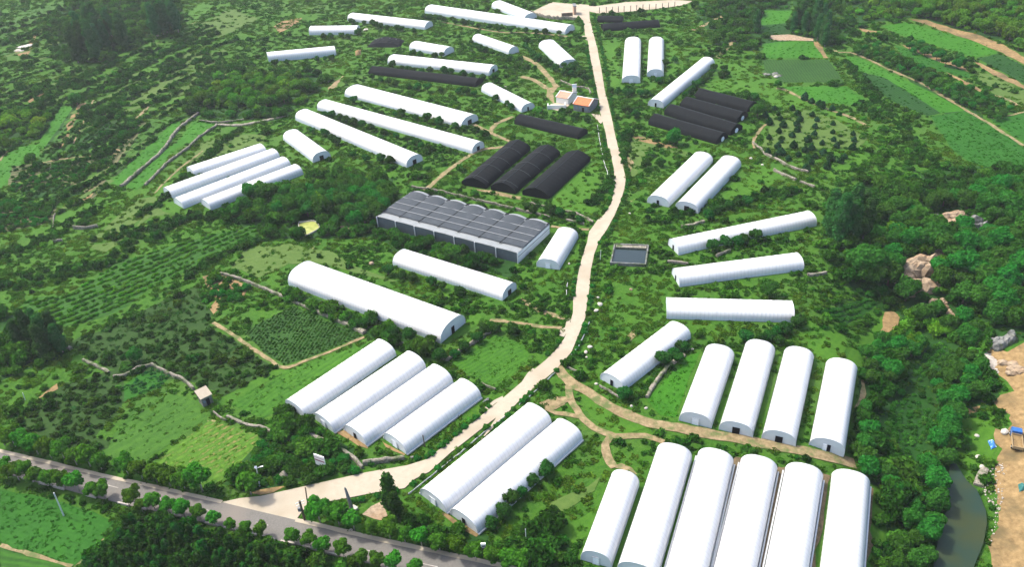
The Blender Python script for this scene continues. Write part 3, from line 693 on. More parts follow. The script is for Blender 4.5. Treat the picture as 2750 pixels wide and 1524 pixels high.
house('long white greenhouse directly along the right edge of the cream lane, left of a pair', 'D2 1535,718', 'D2 1782,918', 'C3 288,1215', gf, h=3.2, door='closed', gutter=True)
house('long white greenhouse with dark trees along its lower side, right of a pair', 'D2 1828,905', 'D2 2082,1118', 'D3 585,215', gf, h=3.2, door='narrow', gutter=True)
house('widest white greenhouse, big smooth tunnel beside the corn field', 'C2 1982,235', 'C2 1730,442', 'B2 272,1310', None, h=4.2, door='narrow')
house('white greenhouse in front of the shade net hall with an open end door', 'B2 2455,1335', 'C2 2320,32', 'B2 1270,1120', None, h=3.2, door='open')
gk = 'long white tunnels above the wooded middle'
house('long white greenhouse, uppermost of three stacked diagonally left of the farmhouse', 'A2 2090,1150', 'A2 1925,1228', 'A2 808,925', gk, h=3.6, door='open')
house('longest white greenhouse, middle of three stacked diagonally left of the farmhouse', 'A2 2152,1412', 'B2 2030,48', 'A2 545,1055', gk, h=3.3, door='open')
house('long white greenhouse with patched side, lowest of three stacked diagonally', 'B2 1548,88', 'B2 1402,183', 'A2 337,1155', gk, h=3.5, door='open', width=7.6)
house('short white greenhouse between the four left tunnels and the long ones', 'B2 668,98', 'B2 505,133', 'A2 220,1345', None, h=3.3, door='open', width=7.2)
gv = 'four white tunnels packed side by side on the left'
house('white greenhouse, uppermost of the four packed side by side on the left', 'B1 1817,195', 'B1 1870,272', 'P 672,386', gv, h=2.9, width=6.6)
house('white greenhouse, second from top of the four packed side by side', 'B1 1580,405', 'B1 1657,474', 'B2 187,90', gv, h=2.9, width=6.6)
house('white greenhouse, third from top of the four packed side by side', 'B1 1675,485', 'B1 1762,577', 'B2 292,170', gv, h=2.9, width=6.6)
house('white greenhouse half hidden by trees, lowest of the four packed side by side', 'B1 1945,510', 'B1 2025,592', 'B2 410,245', gv, h=2.9, width=6.6)
gt = 'white tunnels at the top of the slope'
house('small white greenhouse near the top left, level with a few trees before it', None, 'A2 468,335', 'A2 925,330', gt, width=7.5, h=3.6, closer=1)
house('white greenhouse tilting up to the right, leftmost of all at the top', None, 'A2 78,592', 'A2 727,530', gt, width=7.5, h=3.6, closer=1)
house('long white greenhouse with grey end at the top left of the slope', 'A2 1645,245', 'A2 1577,285', 'A2 835,200', gt, h=3.4)
house('very long white greenhouse below the yard with a row of dark trees before it', 'A3 475,275', 'A3 420,330', 'A2 1575,125', gt, h=3.6)
house('white greenhouse just left of the cream yard at the top', 'A3 108,150', 'A3 30,200', 'A2 2215,75', gt, h=3.4)
house('small white greenhouse near the top centre tilting down to the right', 'A2 2478,497', 'A2 2380,525', 'A2 2030,400', gt, h=3.4)
house('short white greenhouse behind the long one, right of the netted shed', 'A2 1835,488', 'A2 1757,540', 'A2 1427,482', gt, h=3.4)
house('long white greenhouse with dark trees before it, above the long black tunnel', 'A2 2282,668', 'A2 2192,728', 'A2 1220,618', gt, h=3.5, door='open')
house('white greenhouse left of the lane near the top, its near end hidden by trees', 'A3 545,622', 'A3 365,650', 'A3 167,455', gt, h=3.4)
house('narrow white greenhouse just left of the farmhouse', 'A3 118,1030', 'A3 3,1080', 'A2 2117,880', gt, h=3.2, door='narrow')
kb = 'four black net tunnels side by side right of the lane'
house('black net tunnel with white oval door, lowest of four behind the round tree', 'A3 1985,1320', 'A3 1872,1388', 'A3 1217,1198', kb, 'black', 3.4, door='whiteoval', width=7.4)
house('black net tunnel with white oval door, second from bottom of four', 'A3 2105,1225', 'A3 2002,1302', 'A3 1367,1102', kb, 'black', 3.4, door='whiteoval', width=7.4)
house('black net tunnel with white oval door, second from top of four', 'A3 2175,1095', 'A3 2065,1182', 'A3 1517,1030', kb, 'black', 3.4, door='whiteoval', width=7.4)
house('black net tunnel, uppermost of four, with a tree at its right end', 'A3 2195,1020', 'A3 2165,1080', 'A3 1655,945', kb, 'black', 3.4, width=7.4)
k3 = 'three black gabled net tunnels left of the lane'
house('black gabled net tunnel with pale ropes, leftmost of three left of the lane', 'B2 1930,348', 'B2 2162,388', 'P 1334,378', k3, 'black', 3.6, gutter=True)
house('black gabled net tunnel with pale ropes, middle of three left of the lane', 'B2 2205,398', 'B2 2442,438', 'P 1409,391', k3, 'black', 3.6, gutter=True)
house('plain black gabled net tunnel nearest the lane, right of three', 'B3 5,450', 'B3 262,490', 'B3 662,118', k3, 'black', 3.6)
house('single black net tunnel below the farmhouse', 'A3 655,1285', 'A3 545,1338', 'A2 2432,1190', None, 'black', 3.2)
house('longest black net tunnel lying below a long white greenhouse near the top', 'A2 2145,805', 'A2 2060,838', 'A2 1035,712', None, 'black', 3.0, width=7.0)
house('black net tunnel right of the lane near the top', None, 'A3 790,305', 'A3 1330,262', None, 'black', 3.0, width=8.0, closer=1)
house('small black net shed behind the top black tunnel beside the lane', None, 'A3 725,215', 'A3 965,220', None, 'black', 2.6, width=7.0, closer=1)

# ---- big multi-span hall under grey shade net
def hall():
    FL = g(pp('B2 1130,748')[0]); FR = g(pp('B2 2470,1098')[0]); BR = g(pp('B3 292,815')[0])
    u = FR-FL; Wd = np.linalg.norm(u); u /= Wd; n = np.array([-u[1], u[0]])
    if (BR-FR)@n < 0: n = -n
    D = (BR-FR)@n*1.0; z = hz(*((FL+FR)/2)); ax = math.atan2(u[1], u[0])
    r = root('shade_hall', FL[0], FL[1], z, 'wide grey shade net hall with a grid of white ropes and silver front roof strip', 'greenhouse hall', None, ax)
    NS = 7; sw = Wd/NS; eh = 3.7; rise = .9
    def roofz(x, k=1.0):
        t = (x/sw) % 1.0; return eh+rise*k*math.sin(math.pi*t)**.8
    nx = NS*10
    # arched plastic roof of the seven bays
    V = []; F = []; ys = [0, D*.1, D*.5, D*.79, D*.88, D*.94, D]
    xs = [Wd*i/nx for i in range(nx+1)]
    for y in ys:
        for x in xs: V.append((x, y, eh+.03+(roofz(x if x < Wd else 0)-eh)*(.12 if y < D*.8 else 1.0)))
    m = nx+1
    for j in range(len(ys)-1):
        for i in range(nx): a = j*m+i; F.append((a, a+1, a+m+1, a+m))
    MB().add(V, F).obj('bay_roof', M['film_silver'], r, True)
    # shade net drawn over the bays, open at the back so that the bay arches show
    V = []; F = []; y0, y1 = D*.15, D*.93; m = nx+1; nr = 12
    for j in range(nr+1):
        for x in xs: V.append((x, y0+(y1-y0)*j/nr, eh+.42+(.04 if j < 9 else .04+.22*(j-8))*(roofz(x if x < Wd else 0)-eh)+.03*math.sin(j*2.1+x)))
    for j in range(nr):
        for i in range(nx): a = j*m+i; F.append((a, a+1, a+m+1, a+m))
    MB().add(V, F).obj('shade_net', M['net_grey'], r, True)
    # darker net panel behind, lower
    V = [(0, D*.84, eh+.45), (Wd, D*.84, eh+.45), (Wd, D*1.02, eh+.25), (0, D*1.02, eh+.25)]
    MB().add(V, [(0, 1, 2, 3)]).obj('back_net', M['net'], r)
    for fy in (.33, .52, .72, .90):
        mb = MB()
        for i in range(nx):
            a, b = xs[i], xs[i+1]; za = eh+.50+.05*(roofz(a)-eh); zb = eh+.50+.05*(roofz(b if b < Wd else 0)-eh)
            mb.tube((a, D*fy, za), (b, D*fy, zb), .075, n=4)
        mb.obj('net_rope', M['rope'], r)
    for k in range(1, NS):
        mb = MB(); mb.box((k*sw, D*.48, eh+.42), (.26, D*.74, .12)); mb.obj('valley_gutter', M['net'], r)
    for y, nm in ((-.0, 'front_net_wall'), (D, 'back_net_wall')):
        MB().box((Wd/2, y, eh/2-.3), (Wd, .06, eh+.5)).obj(nm, M['net_wall'], r)
    MB().box((0, D/2, eh/2-.3), (.06, D-.1, eh+.5)).obj('side_net_wall', M['net_wall'], r)
    MB().box((Wd, D/2, eh/2-.3), (.08, D-.1, eh+.4)).obj('side_film_wall', M['film_end'], r)
    MB().box((Wd+.06, D/2, eh*.66), (.06, D-.1, .12)).obj('side_rail', M['net_dark'], r)
    for k in range(NS+1):
        MB().box((k*sw, -.16, eh/2-.3), (.24, .24, eh+.7)).obj('post', M['steel'], r)
    fp = [FL-u*.5-n*.8, FR+u*.8-n*.8, FR+n*(D+.6)+u*.8, FL+n*(D+.6)-u*.5]; excl(fp)
hall()
# ---- crumpled black shade net shed at the top
def net_shed():
    a = gg('A2 1010,455 1340,455 1385,385 1100,380'); c = sum(a)/4; z = hz(*c)
    r = root('net_shed', c[0], c[1], z, 'low black netted shed with sagging roof among trees at the top left', 'net shed')
    nx, ny = 16, 8; V = []; F = []
    for j in range(ny+1):
        for i in range(nx+1):
            s, t = i/nx, j/ny; p = (a[0]*(1-s)+a[1]*s)*(1-t)+(a[3]*(1-s)+a[2]*s)*t-c
            peak = math.sin(math.pi*min(1, max(0, s)))**.5*math.sin(math.pi*t)**.4
            V.append((p[0], p[1], hz(*(p+c))-z-.1+3.0*peak+.25*math.sin(i*2.4)*math.cos(j*1.9)*peak))
    for j in range(ny):
        for i in range(nx): k = j*(nx+1)+i; F.append((k, k+1, k+nx+2, k+nx+1))
    MB().add(V, F).obj('net_roof', M['net'], r)
    mb = MB()
    for i in (3, 6, 10, 13): v = V[4*(nx+1)+i]; mb.tube((v[0], v[1], -.3), (v[0], v[1], v[2]+.5), .08, n=5)
    mb.obj('poles', M['steel'], r)
    excl(a)
net_shed()
# ================================================================== WALLS, ROCKS, SMALL THINGS
def stone_wall(s, label, w=.7, h=.9, mat='stone', group='dry stone terrace walls'):
    L = smooth_line(gg(s), 1.2); V = []; F = []; rr = random.Random(len(V)+int(L[0][0]*10))
    for i, p in enumerate(L):
        d = L[min(i+1, len(L)-1)]-L[max(i-1, 0)]; d = d/np.linalg.norm(d); n = np.array([-d[1], d[0]])
        hh = h*(.75+.5*rr.random()); ww = w*(.85+.4*rr.random()); off = n*(rr.random()-.5)*.2; z = hz(*p); ww *= .72
        for sgn, zz, k in ((-1, -.3, 1.15), (-1, hh*.8, 1.0), (-.4, hh, 1.0), (.4, hh*.95, 1.0), (1, hh*.8, 1.0), (1, -.3, 1.15)):
            q = p+off+n*sgn*ww/2*k; V.append((q[0], q[1], z+zz))
    for i in range(len(L)-1):
        for k in range(5): a = i*6+k; F.append((a, a+6, a+7, a+1))
    F += [tuple(range(6)), tuple(range(len(V)-1, len(V)-7, -1))]
    o = put('stone_wall', MB().add(V, F).mesh('stone_wall'), M[mat]); tag(o, label, 'stone wall', group)
for s, lab, w, h in [
 ('B1 1160,370 1430,140 1580,0 A1 1700,1255 1900,1095', 'long grey stone wall between two bright green strip fields on the left', 1.3, 1.0),
 ('B1 1390,355 1500,250 1620,130 1800,0 A1 1900,1330 2080,1205', 'stone wall along the right edge of the bright green strip fields on the left', 1.0, .9),
 ('A1 2090,1200 2300,1205 2499,1170 A2 100,1150 240,1115', 'grey stony bank below the light green wood clump', 2.2, .6),
 ('A1 1920,1160 2100,1180 2340,1150', 'low grassy stone wall at the foot of the wood clump', .8, .7),
 ('B1 2120,1205 2300,1255 2499,1335 B2 100,1375 210,1424 C2 320,45 450,100', 'stone wall above the orchard on bare soil and the corn field', .9, .9),
 ('C2 450,95 600,160 800,250 1000,345', 'broken stone wall along the upper right edge of the corn field', 1.5, 1.0),
 ('C2 1060,340 1250,410 1500,490', 'overgrown stone wall above the four tunnels left of the lane', .8, .8),
 ('C2 1790,610 1960,490 2200,340', 'stone wall on the upper left edge of the small field beside the lane', .8, 1.0),
 ('C2 1680,560 1790,610', 'short stone wall piece at the corner of the small field', .7, .9),
 ('C2 2120,830 2250,890', 'short pale stone wall at the lower corner of the small field', .5, .6),
 ('C1 1095,770 1200,755 1330,690 1460,650', 'dark stone wall left of the bend beside the vegetable patch', 1.0, 1.0),
 ('C1 1460,650 1640,745 1760,800 1860,888', 'pale stone wall curving down to the little hut', .8, 1.0),
 ('C1 800,605 900,650 1050,725', 'short stone wall left of the bushy tree clump', .9, .8),
 ('C1 585,465 690,500', 'grey stone heap wall under the dark trees at far left', 1.2, .8),
 ('C1 2050,1105 2100,1150 2175,1185', 'short white stone wall right of the hut', .5, .7),
 ('C1 2180,1140 2380,1230 2499,1240 C2 100,1290', 'overgrown stone wall between striped field and yellow field', .8, .6),
 ('D2 140,75 350,120 560,210 720,290', 'stone wall below the four tunnels left of the lane', 1.3, .9),
 ('D2 740,295 880,385 980,485', 'pale stone wall running down to the lane from the four tunnels', .9, 1.0),
 ('D2 985,445 1150,425 1380,390', 'stone retaining wall along the upper side of the lane', 1.2, 1.2),
 ('C3 435,660 520,710 620,750', 'thin white wall near the junction of lane and dirt track', .5, .6),
 ('C3 750,855 850,910 935,962', 'thin white wall in front of the diagonal ribbed greenhouse', .5, .7),
 ('C3 1200,965 1300,800 1420,660 1560,560', 'brown earth bank wall between diagonal greenhouse and bright plot', 1.0, .8),
 ('A4 2050,0 B4 0,45 200,150 430,228' if False else 'B4 0,45 100,90 200,150 320,200 430,228', 'stone wall below the clearing with small conifers', .9, .9),
 ('A3 2220,1375 2300,1440 B3 2330,50 2490,130', 'stone wall curving round the left of the conifer clearing', .7, .9),
 ('B4 100,210 200,255 310,305', 'wide pinkish stone wall right of the pair of tunnels', 1.2, .9),
 ('B4 350,322 420,345 490,372', 'short pale stone wall at the edge of the dark shrubs', .7, .8),
 ('B3 70,520 200,550 360,585', 'low dirt coloured wall in front of the black gabled tunnels', .7, .6),
 ('B3 420,605 560,640 690,712', 'stone wall running down to the lane beside the shade net hall', .8, .8),
 ('B2 1450,372 1700,410 2000,480 2300,550 2499,600 B3 130,630 270,665', 'pale stone wall behind the shade net hall', .7, .9),
 ('B3 430,690 540,710 620,735', 'short grey stone wall between hall and lane', .8, .8),
 ('B1 710,768 830,770 940,750', 'curved grey stone wall on the grassy slope at the left', .9, 1.2),
 ('B1 515,900 555,890 600,882', 'short white stone wall at the left in scrub', .7, .8),
 ('B1 530,620 512,700 508,880', 'thin pale wall running straight down the left slope', .4, .5),
 ('A3 380,780 440,805 520,835 640,855 665,900', 'stone wall above the farmhouse', .7, .8),
 ('B3 1530,755 1650,735 1750,700', 'grey stone bank above the crosswise tunnels', 1.1, .8),
 ('B3 1400,1090 1500,1100 1600,1110', 'short stone wall between the crosswise tunnels', .8, .8),
 ('B3 1870,1040 1940,1010 2000,985', 'small grey concrete wall piece between the crosswise tunnels', .7, .9),
 ('B4 420,1220 500,1215 600,1195', 'grey stone slab wall right of the middle crosswise tunnel', 1.1, .8),
 ('A3 90,125 180,160 330,185 520,190', 'grey retaining wall under the cream yard at the top', .8, 1.8),
 ('D4 2060,660 2090,560 2120,490', 'rubble bank between stream and bare soil', 2.0, .7)]:
    stone_wall(s, lab, w, h)
def lane_kerb(s, label):
    stone_wall(s, label, .22, .35, 'gutter', 'thin white kerbs beside the lane')
lane_kerb('C3 650,240 600,370 550,470 480,555', 'thin white kerb right of the lane at its bend')
lane_kerb('C3 320,725 200,840 80,950 0,1010 C2 2480,1030', 'thin white kerb right of the lane above the front pair of tunnels')
lane_kerb('B3 765,0 800,150 825,230 830,320', 'thin white kerb left of the lane beside the black tunnels')
lane_kerb('A3 730,1200 740,1280 760,1400', 'thin white kerb left of the lane below the farmhouse')
lane_kerb('B3 445,1290 430,1424', 'thin white kerb left of the lane near the widest tunnel')
lane_kerb('D2 1420,735 1600,590 1800,430 2100,180 2380,-40', 'thin white kerb between lane and front pair of tunnels')

M['stonepale'] = speckle('rubble_stone', (.22, .19, .15), (.46, .42, .36), .7, .95)
def rock(s, label, h, mat, seed, cat='rock outcrop', name='rock_outcrop', group=None, chunks=9):
    poly = gg(s); c = sum(poly)/len(poly); rr = random.Random(seed); bm = bmesh.new()
    arr = np.array(poly); lo, hi = arr.min(0), arr.max(0); k = 0; tries = 0
    while k < chunks and tries < 400:
        tries += 1; p = np.array([rr.uniform(lo[0], hi[0]), rr.uniform(lo[1], hi[1])])
        if not in_poly(p[0:1], p[1:2], arr)[0]: continue
        k += 1; sz = max(hi-lo)*rr.uniform(.16, .30)
        res = bmesh.ops.create_icosphere(bm, subdivisions=2, radius=1)
        for v in res['verts']:
            d = v.co.copy(); q = 1+.35*(vnoise(np.array([d.x*1.7+k*9]), np.array([d.y*1.7+d.z*2.1+seed]))[0]-.5)*2
            d = Vector((round(d.x*2.2)/2.2, round(d.y*2.2)/2.2, round(d.z*2.2)/2.2))*.5+d*.5
            v.co = Vector((p[0]-c[0]+d.x*sz*q, p[1]-c[1]+d.y*sz*q*.8, hz(*p)-hz(*c)+d.z*h*q*.8+h*.1))
    me = bpy.data.meshes.new(name); bm.to_mesh(me); bm.free()
    o = put(name, me, M[mat]); o.location = (c[0], c[1], hz(*c)); tag(o, label, cat, group); excl(poly)
rock('B4 1330,1190 1460,1080 1590,1070 1580,1250 1650,1310 1560,1400 1450,1380 1330,1370', 'large tan rock face in the wooded gully', 3.2, 'rock', 3, chunks=12)
rock('B4 1950,710 2000,690 2080,730 2145,790 2000,810', 'single grey boulder in the wood at far right', 3.0, 'rockgrey', 4, chunks=5)
rock('B4 1490,670 1720,640 1700,740 1560,730', 'flat grey rock shelf left of the tan rocks in the wood', 1.4, 'rockgrey', 5)
rock('B4 1730,680 1800,610 1900,620 1900,690 1800,770', 'tan rock pile in the wood at the right', 1.6, 'rock', 6)
rock('B4 1680,1020 1750,940 1840,950 1760,1080', 'small brown rock slope in the gully wood', 1.4, 'rock', 7)
rock('C4 1600,0 1720,20 1760,110 1620,110', 'tan rocks at the gully top right of the corn rows', 1.2, 'rock', 8)
rock('C4 1740,140 1800,120 1870,190 1800,220', 'small tan rock patch in the gully wood', 1.0, 'rock', 9, chunks=6)
rock('C4 2180,450 2260,370 2400,340 2430,430 2330,500 2200,500', 'dark heap of rubble at the edge of the bare soil', 2.2, 'rockgrey', 10)
rock('C4 2115,530 2160,500 2200,700 2170,740', 'pale stone edge of the bare soil yard', .9, 'stonepale', 11)
rock('C4 2280,620 2499,670 2499,720 2380,730', 'row of pale boulders on the bare soil yard', .8, 'rock', 12)
rock('A1 200,450 260,430 290,450 160,500', 'small white rock heap on the far left slope', .8, 'whitestone', 13, chunks=4)
rock('A4 2,700 130,700 180,740 60,740', 'pile of brush with white sheet at the field edge', .8, 'rockgrey', 14, chunks=4)
def boulders():
    lst = [('C3 755,70', .9, 'large white boulder right of the lane, above a smaller one'), ('C3 718,130', .8, 'white boulder just below the largest one right of the lane'), ('C3 660,478', .75, 'round white boulder right of the lane bend'),
      ('C3 620,528', .65, 'white boulder lower left of the round one at the lane bend'), ('C3 625,575', .4, 'smallest white stone of the three at the lane bend'), ('C3 735,5', .5, 'white stone above the large boulder right of the lane'),
      ('B3 1040,622', .5, 'single white stone below the pair of tunnels'), ('B3 1050,1352', .6, 'cream stone in grass below the water tank'), ('B3 458,1105', .5, 'white stone beside the short tunnel at the lane'),
      ('B3 772,390', .45, 'white stone left of the lane beside the black tunnels'), ('B2 340,830', 1.0, 'tilted white rock beside the yellow pond'), ('B2 1065,1105', .9, 'pinkish stone in grass above the widest tunnel'),
      ('C3 720,832', .5, 'white stone near the diagonal greenhouse'), ('C3 1055,1045', .5, 'white stone below the dark bush beside the track'), ('C3 1195,1065', .5, 'white stone at the lower tip of the bright plot'),
      ('C3 1640,497', .45, 'white stone at the upper end of the bright plot'), ('A2 2340,838', .9, 'white stone right of the longest black tunnel'), ('A4 120,742', 1.2, 'white boulder at the corner of the dark crop field'),
      ('D4 2060,380', .8, 'white rubble stone in the weeds right of the stream'), ('D4 2095,475', .7, 'pale rubble stone above the rubble bank'), ('D4 2045,175', .6, 'white stone in the weeds left of the blue tarp'),
      ('D4 2310,140', 1.1, 'pale rubble heap left of the blue truck'), ('B3 2200,95', .7, 'white stone above the right tunnel of the pair'), ('B3 2310,155', .6, 'white stone right of the tunnel pair'), ('D2 865,1085', .5, 'pale stone on the bank above the asphalt road')]
    for i, (s, r0, lab) in enumerate(lst):
        r0 *= .72; p = gg(s)[0]; rr = random.Random(i); bm = bmesh.new(); bmesh.ops.create_icosphere(bm, subdivisions=2, radius=r0)
        for v in bm.verts: v.co = Vector((v.co.x*1.25, v.co.y, v.co.z*.75))*(1+.4*(vnoise(np.array([v.co.x*2+i*7]), np.array([v.co.y*2+v.co.z*3]))[0]-.5))
        me = bpy.data.meshes.new('boulder'); bm.to_mesh(me); bm.free(); o = put('boulder', me, M['rock' if 'pink' in lab or 'cream' in lab else 'whitestone'])
        o.location = (p[0], p[1], hz(*p)+r0*.35); o.rotation_euler = (0, 0, rr.random()*6); tag(o, lab, 'boulder', 'pale boulders in the grass')
boulders()
def rubble():
    poly = np.array(gg('D4 2120,490 2330,430 2330,520 2250,600 2330,700 2240,1050 2180,1200 2190,900 2100,680 2030,620')); mb = MB(); rr = random.Random(2); lo, hi = poly.min(0), poly.max(0)
    for k in range(520):
        p = np.array([rr.uniform(lo[0], hi[0]), rr.uniform(lo[1], hi[1])])
        if not in_poly(p[0:1], p[1:2], poly)[0]: continue
        s = rr.uniform(.1, .36); mb.box((p[0], p[1], hz(*p)+.15), (s, s*rr.uniform(.5, 1), s*.7), rr.random()*3)
    tag(mb.obj('rubble', M['stonepale']), None, None, None, 'stuff')
rubble()

# ---- concrete water tank with dark water
def tank():
    c4 = gg('B3 850,1120 1195,1135 1222,940 890,930'); c = sum(c4)/4; z = hz(*c)
    r = root('water_tank', c[0], c[1], z, 'rectangular grey concrete water tank with dark water right of the lane', 'water tank')
    lo = [p-c for p in c4]; mb = MB(); hh = .9; t = .38
    for i in range(4):
        a, b = lo[i], lo[(i+1) % 4]; d = b-a; L = np.linalg.norm(d); m = (a+b)/2; ang = math.atan2(d[1], d[0]); n = np.array([-d[1], d[0]])/L
        if n@m > 0: n = -n
        m = m+n*t/2; mb.box((m[0], m[1], hh/2-.5), (L-(2*t+.01 if i % 2 else 0), t, hh+1.0), ang)
    mb.obj('wall', M['rockgrey'], r)
    inn = [p*.93 for p in lo]; w, nt, out = newmat('tank_water'); tc = N(nt, 'ShaderNodeTexCoord').outputs['Object']
    princ(nt, out, (.012, .022, .02), .08, .5, noise_node(nt, tc, 2, 3), .03, .03)
    MB().add([(p[0], p[1], .28) for p in inn], [(0, 1, 2, 3)]).obj('water', w, r)
    a, b = inn[3], inn[2]; d = (b-a); L = np.linalg.norm(d); m = (a+b)/2*.84; ang = math.atan2(d[1], d[0])
    MB().box((m[0], m[1], .55), (L*.95, 1.3, .35), ang).obj('ledge', M['stone'], r)
    excl([p*1.06+c for p in lo])
tank()
# ---- small yellow-green pond
pond = gg('B2 368,712 520,700 565,755 500,810 432,832 375,780'); c = sum(pond)/len(pond); z = max(hz(*p) for p in pond)-.15
w, nt, out = newmat('pond_scum'); tc = N(nt, 'ShaderNodeTexCoord').outputs['Object']; nn = noise_node(nt, tc, .8, 5)
princ(nt, out, ramp(nt, nn, [(.3, (.16, .20, .035)), (.7, (.36, .38, .11))]), .3, .4)
mb = MB(); mb.add([(p[0], p[1], z+.25) for p in pond], [tuple(range(len(pond)))]); me = mb.mesh('pond')
tag(put('pond', me, w), None, None, None, 'structure')
excl(pond)
stone_wall('B2 368,712 520,700 565,755 500,812 432,835 372,782 368,712', 'low white rim round the yellow green pond', .35, .5, 'whitestone', None)

# ---- farmhouse and outbuilding
M['tile'] = speckle('orange_tile', (.42, .11, .045), (.60, .19, .08), 3, .8, (.34, .12, .06), .5)
M['tileold'] = speckle('old_tile', (.30, .17, .11), (.44, .28, .19), 3, .85, (.25, .2, .16), .6)
M['render'] = plain('white_render', (.70, .68, .64), .8)
M['greywall'] = speckle('grey_wall', (.10, .11, .12), (.20, .21, .21), 2, .9)
M['panel'] = plain('solar_glass', (.16, .20, .25), .15, .6)
def gable_house(s, name, label, roofmat, wallmat, wh, rh, win=True):
    q = gg(s); o0 = q[0]; u = q[1]-q[0]; L = np.linalg.norm(u); u /= L; n = np.array([-u[1], u[0]]); D = (q[2]-q[1])@n
    if D < 0: n = -n; D = -D
    z = hz(*o0); r = root(name, o0[0], o0[1], z, label, 'house', None, math.atan2(u[1], u[0])); sg = 1 if (n@np.array([-u[1], u[0]])) > 0 else -1
    D *= sg
    v = [(0,0,-.6),(L,0,-.6),(L,D,-.6),(0,D,-.6),(0,0,wh),(L,0,wh),(L,D,wh),(0,D,wh),(0,D/2,wh+rh),(L,D/2,wh+rh)]
    MB().add(v, [(0,1,5,4),(2,3,7,6),(1,2,6,9,5),(3,0,4,8,7)]).obj('wall', M[wallmat], r)
    e = .35; k = rh/(abs(D)/2); yo = -e*sg
    mb = MB()
    for a, b in ((yo, D/2), (D-yo, D/2)):
        za = wh-e*k+.06; zb = wh+rh+.06
        mb.add([(-e,a,za),(L+e,a,za),(L+e,b,zb),(-e,b,zb),(-e,a,za+.14),(L+e,a,za+.14),(L+e,b,zb+.14),(-e,b,zb+.14)], [(0,1,2,3),(4,5,6,7),(0,1,5,4),(1,2,6,5),(3,0,4,7)])
    rf = mb.obj('roof', M[roofmat], r)
    MB().tube((-e, D/2, wh+rh+.2), (L+e, D/2, wh+rh+.2), .16, n=6).obj('ridge_cap', M['render'], rf)
    for x in (-.05, L+.05):   # pale parapet copings on both gables
        mb = MB(); mb.tube((x, yo, wh+.15), (x, D/2, wh+rh+.3), .2, n=5); mb.tube((x, D-yo, wh+.15), (x, D/2, wh+rh+.3), .2, n=5); mb.obj('gable_coping', M['render'], r)
    if win:
        for fx in (.18, .42, .80): MB().box((L*fx, -.03*sg, wh*.55), (1.0, .1, 1.1)).obj('window', M['panel'], r)
        MB().box((L*.62, -.03*sg, 1.0), (.95, .1, 2.0)).obj('door', M['dark'], r)
    return r, q
fh, q = gable_house('A3 500,1060 650,1085 690,1010', 'farmhouse', 'farmhouse with orange tiled roof and white gables beside the lane', 'tile', 'greywall', 3.0, 1.6); excl(gg('A3 320,890 690,940 700,1080 250,1070 260,1010'))
gable_house('A3 335,985 450,1005 480,935', 'outbuilding', 'outbuilding with faded brown roof left of the orange roofed farmhouse', 'tileold', 'render', 2.6, 1.2, False)
c = gg('A3 510,925')[0]; r = root('solar_heater', c[0], c[1], hz(*c), 'grey rooftop water heater between the two farm roofs', 'water heater')
MB().box((0, 0, 1.9), (1.6, 1.6, 4.4)).obj('tower', M['render'], r); MB().add([(-.9,-.9,4.2),(.9,-.9,4.2),(.9,.5,5.0),(-.9,.5,5.0)], [(0,1,2,3)]).obj('collector', M['panel'], r); MB().tube((-1, .6, 5.1), (1, .6, 5.1), .25).obj('cylinder', M['steel'], r)
c = gg('A3 340,1045')[0]; mb = MB(); mb.box((0, 0, .8), (7.5, .3, 1.8), -.15); mb.box((-3.6, 1.4, .8), (.3, 3.0, 1.8), -.15); mb.box((3.6, 1.0, .9), (.4, 2.2, 2.0), -.15)
o = mb.obj('courtyard_wall', M['render']); o.location = (c[0], c[1], hz(*c)); tag(o, 'white courtyard wall in front of the farm outbuilding', 'wall')
# ---- field hut
def hut():
    q = gg('C1 1955,1055 2050,1010 2010,955'); o0 = q[0]; u = q[1]-q[0]; L = np.linalg.norm(u)*1.0; u /= L; z = hz(*o0); D = 2.7
    r = root('field_hut', o0[0], o0[1], z, 'little beige hut with flat tan roof standing alone in the fields at lower left', 'hut', None, math.atan2(u[1], u[0])); h = 2.5
    MB().box((L/2, D/2, h/2-.2), (L, D, h+.4)).obj('wall', M['rockgrey'], r)
    e = .22; MB().add([(-e,-e,h+.02),(L+e,-e,h+.02),(L+e,D+e,h+.55),(-e,D+e,h+.55),(-e,-e,h+.2),(L+e,-e,h+.2),(L+e,D+e,h+.93),(-e,D+e,h+.93)], [(3,2,1,0),(4,5,6,7),(0,1,5,4),(1,2,6,5),(2,3,7,6),(3,0,4,7)]).obj('roof', M['concrete'], r)
    MB().box((L*.55, -.04, 1.0), (.8, .1, 1.9)).obj('door', M['dark'], r); MB().box((L*.2, -.04, 1.4), (.6, .1, .6)).obj('window', M['panel'], r)
    excl([o0-u, q[1]+u, q[1]+u+np.array([-u[1], u[0]])*D, o0-u+np.array([-u[1], u[0]])*D])
hut()
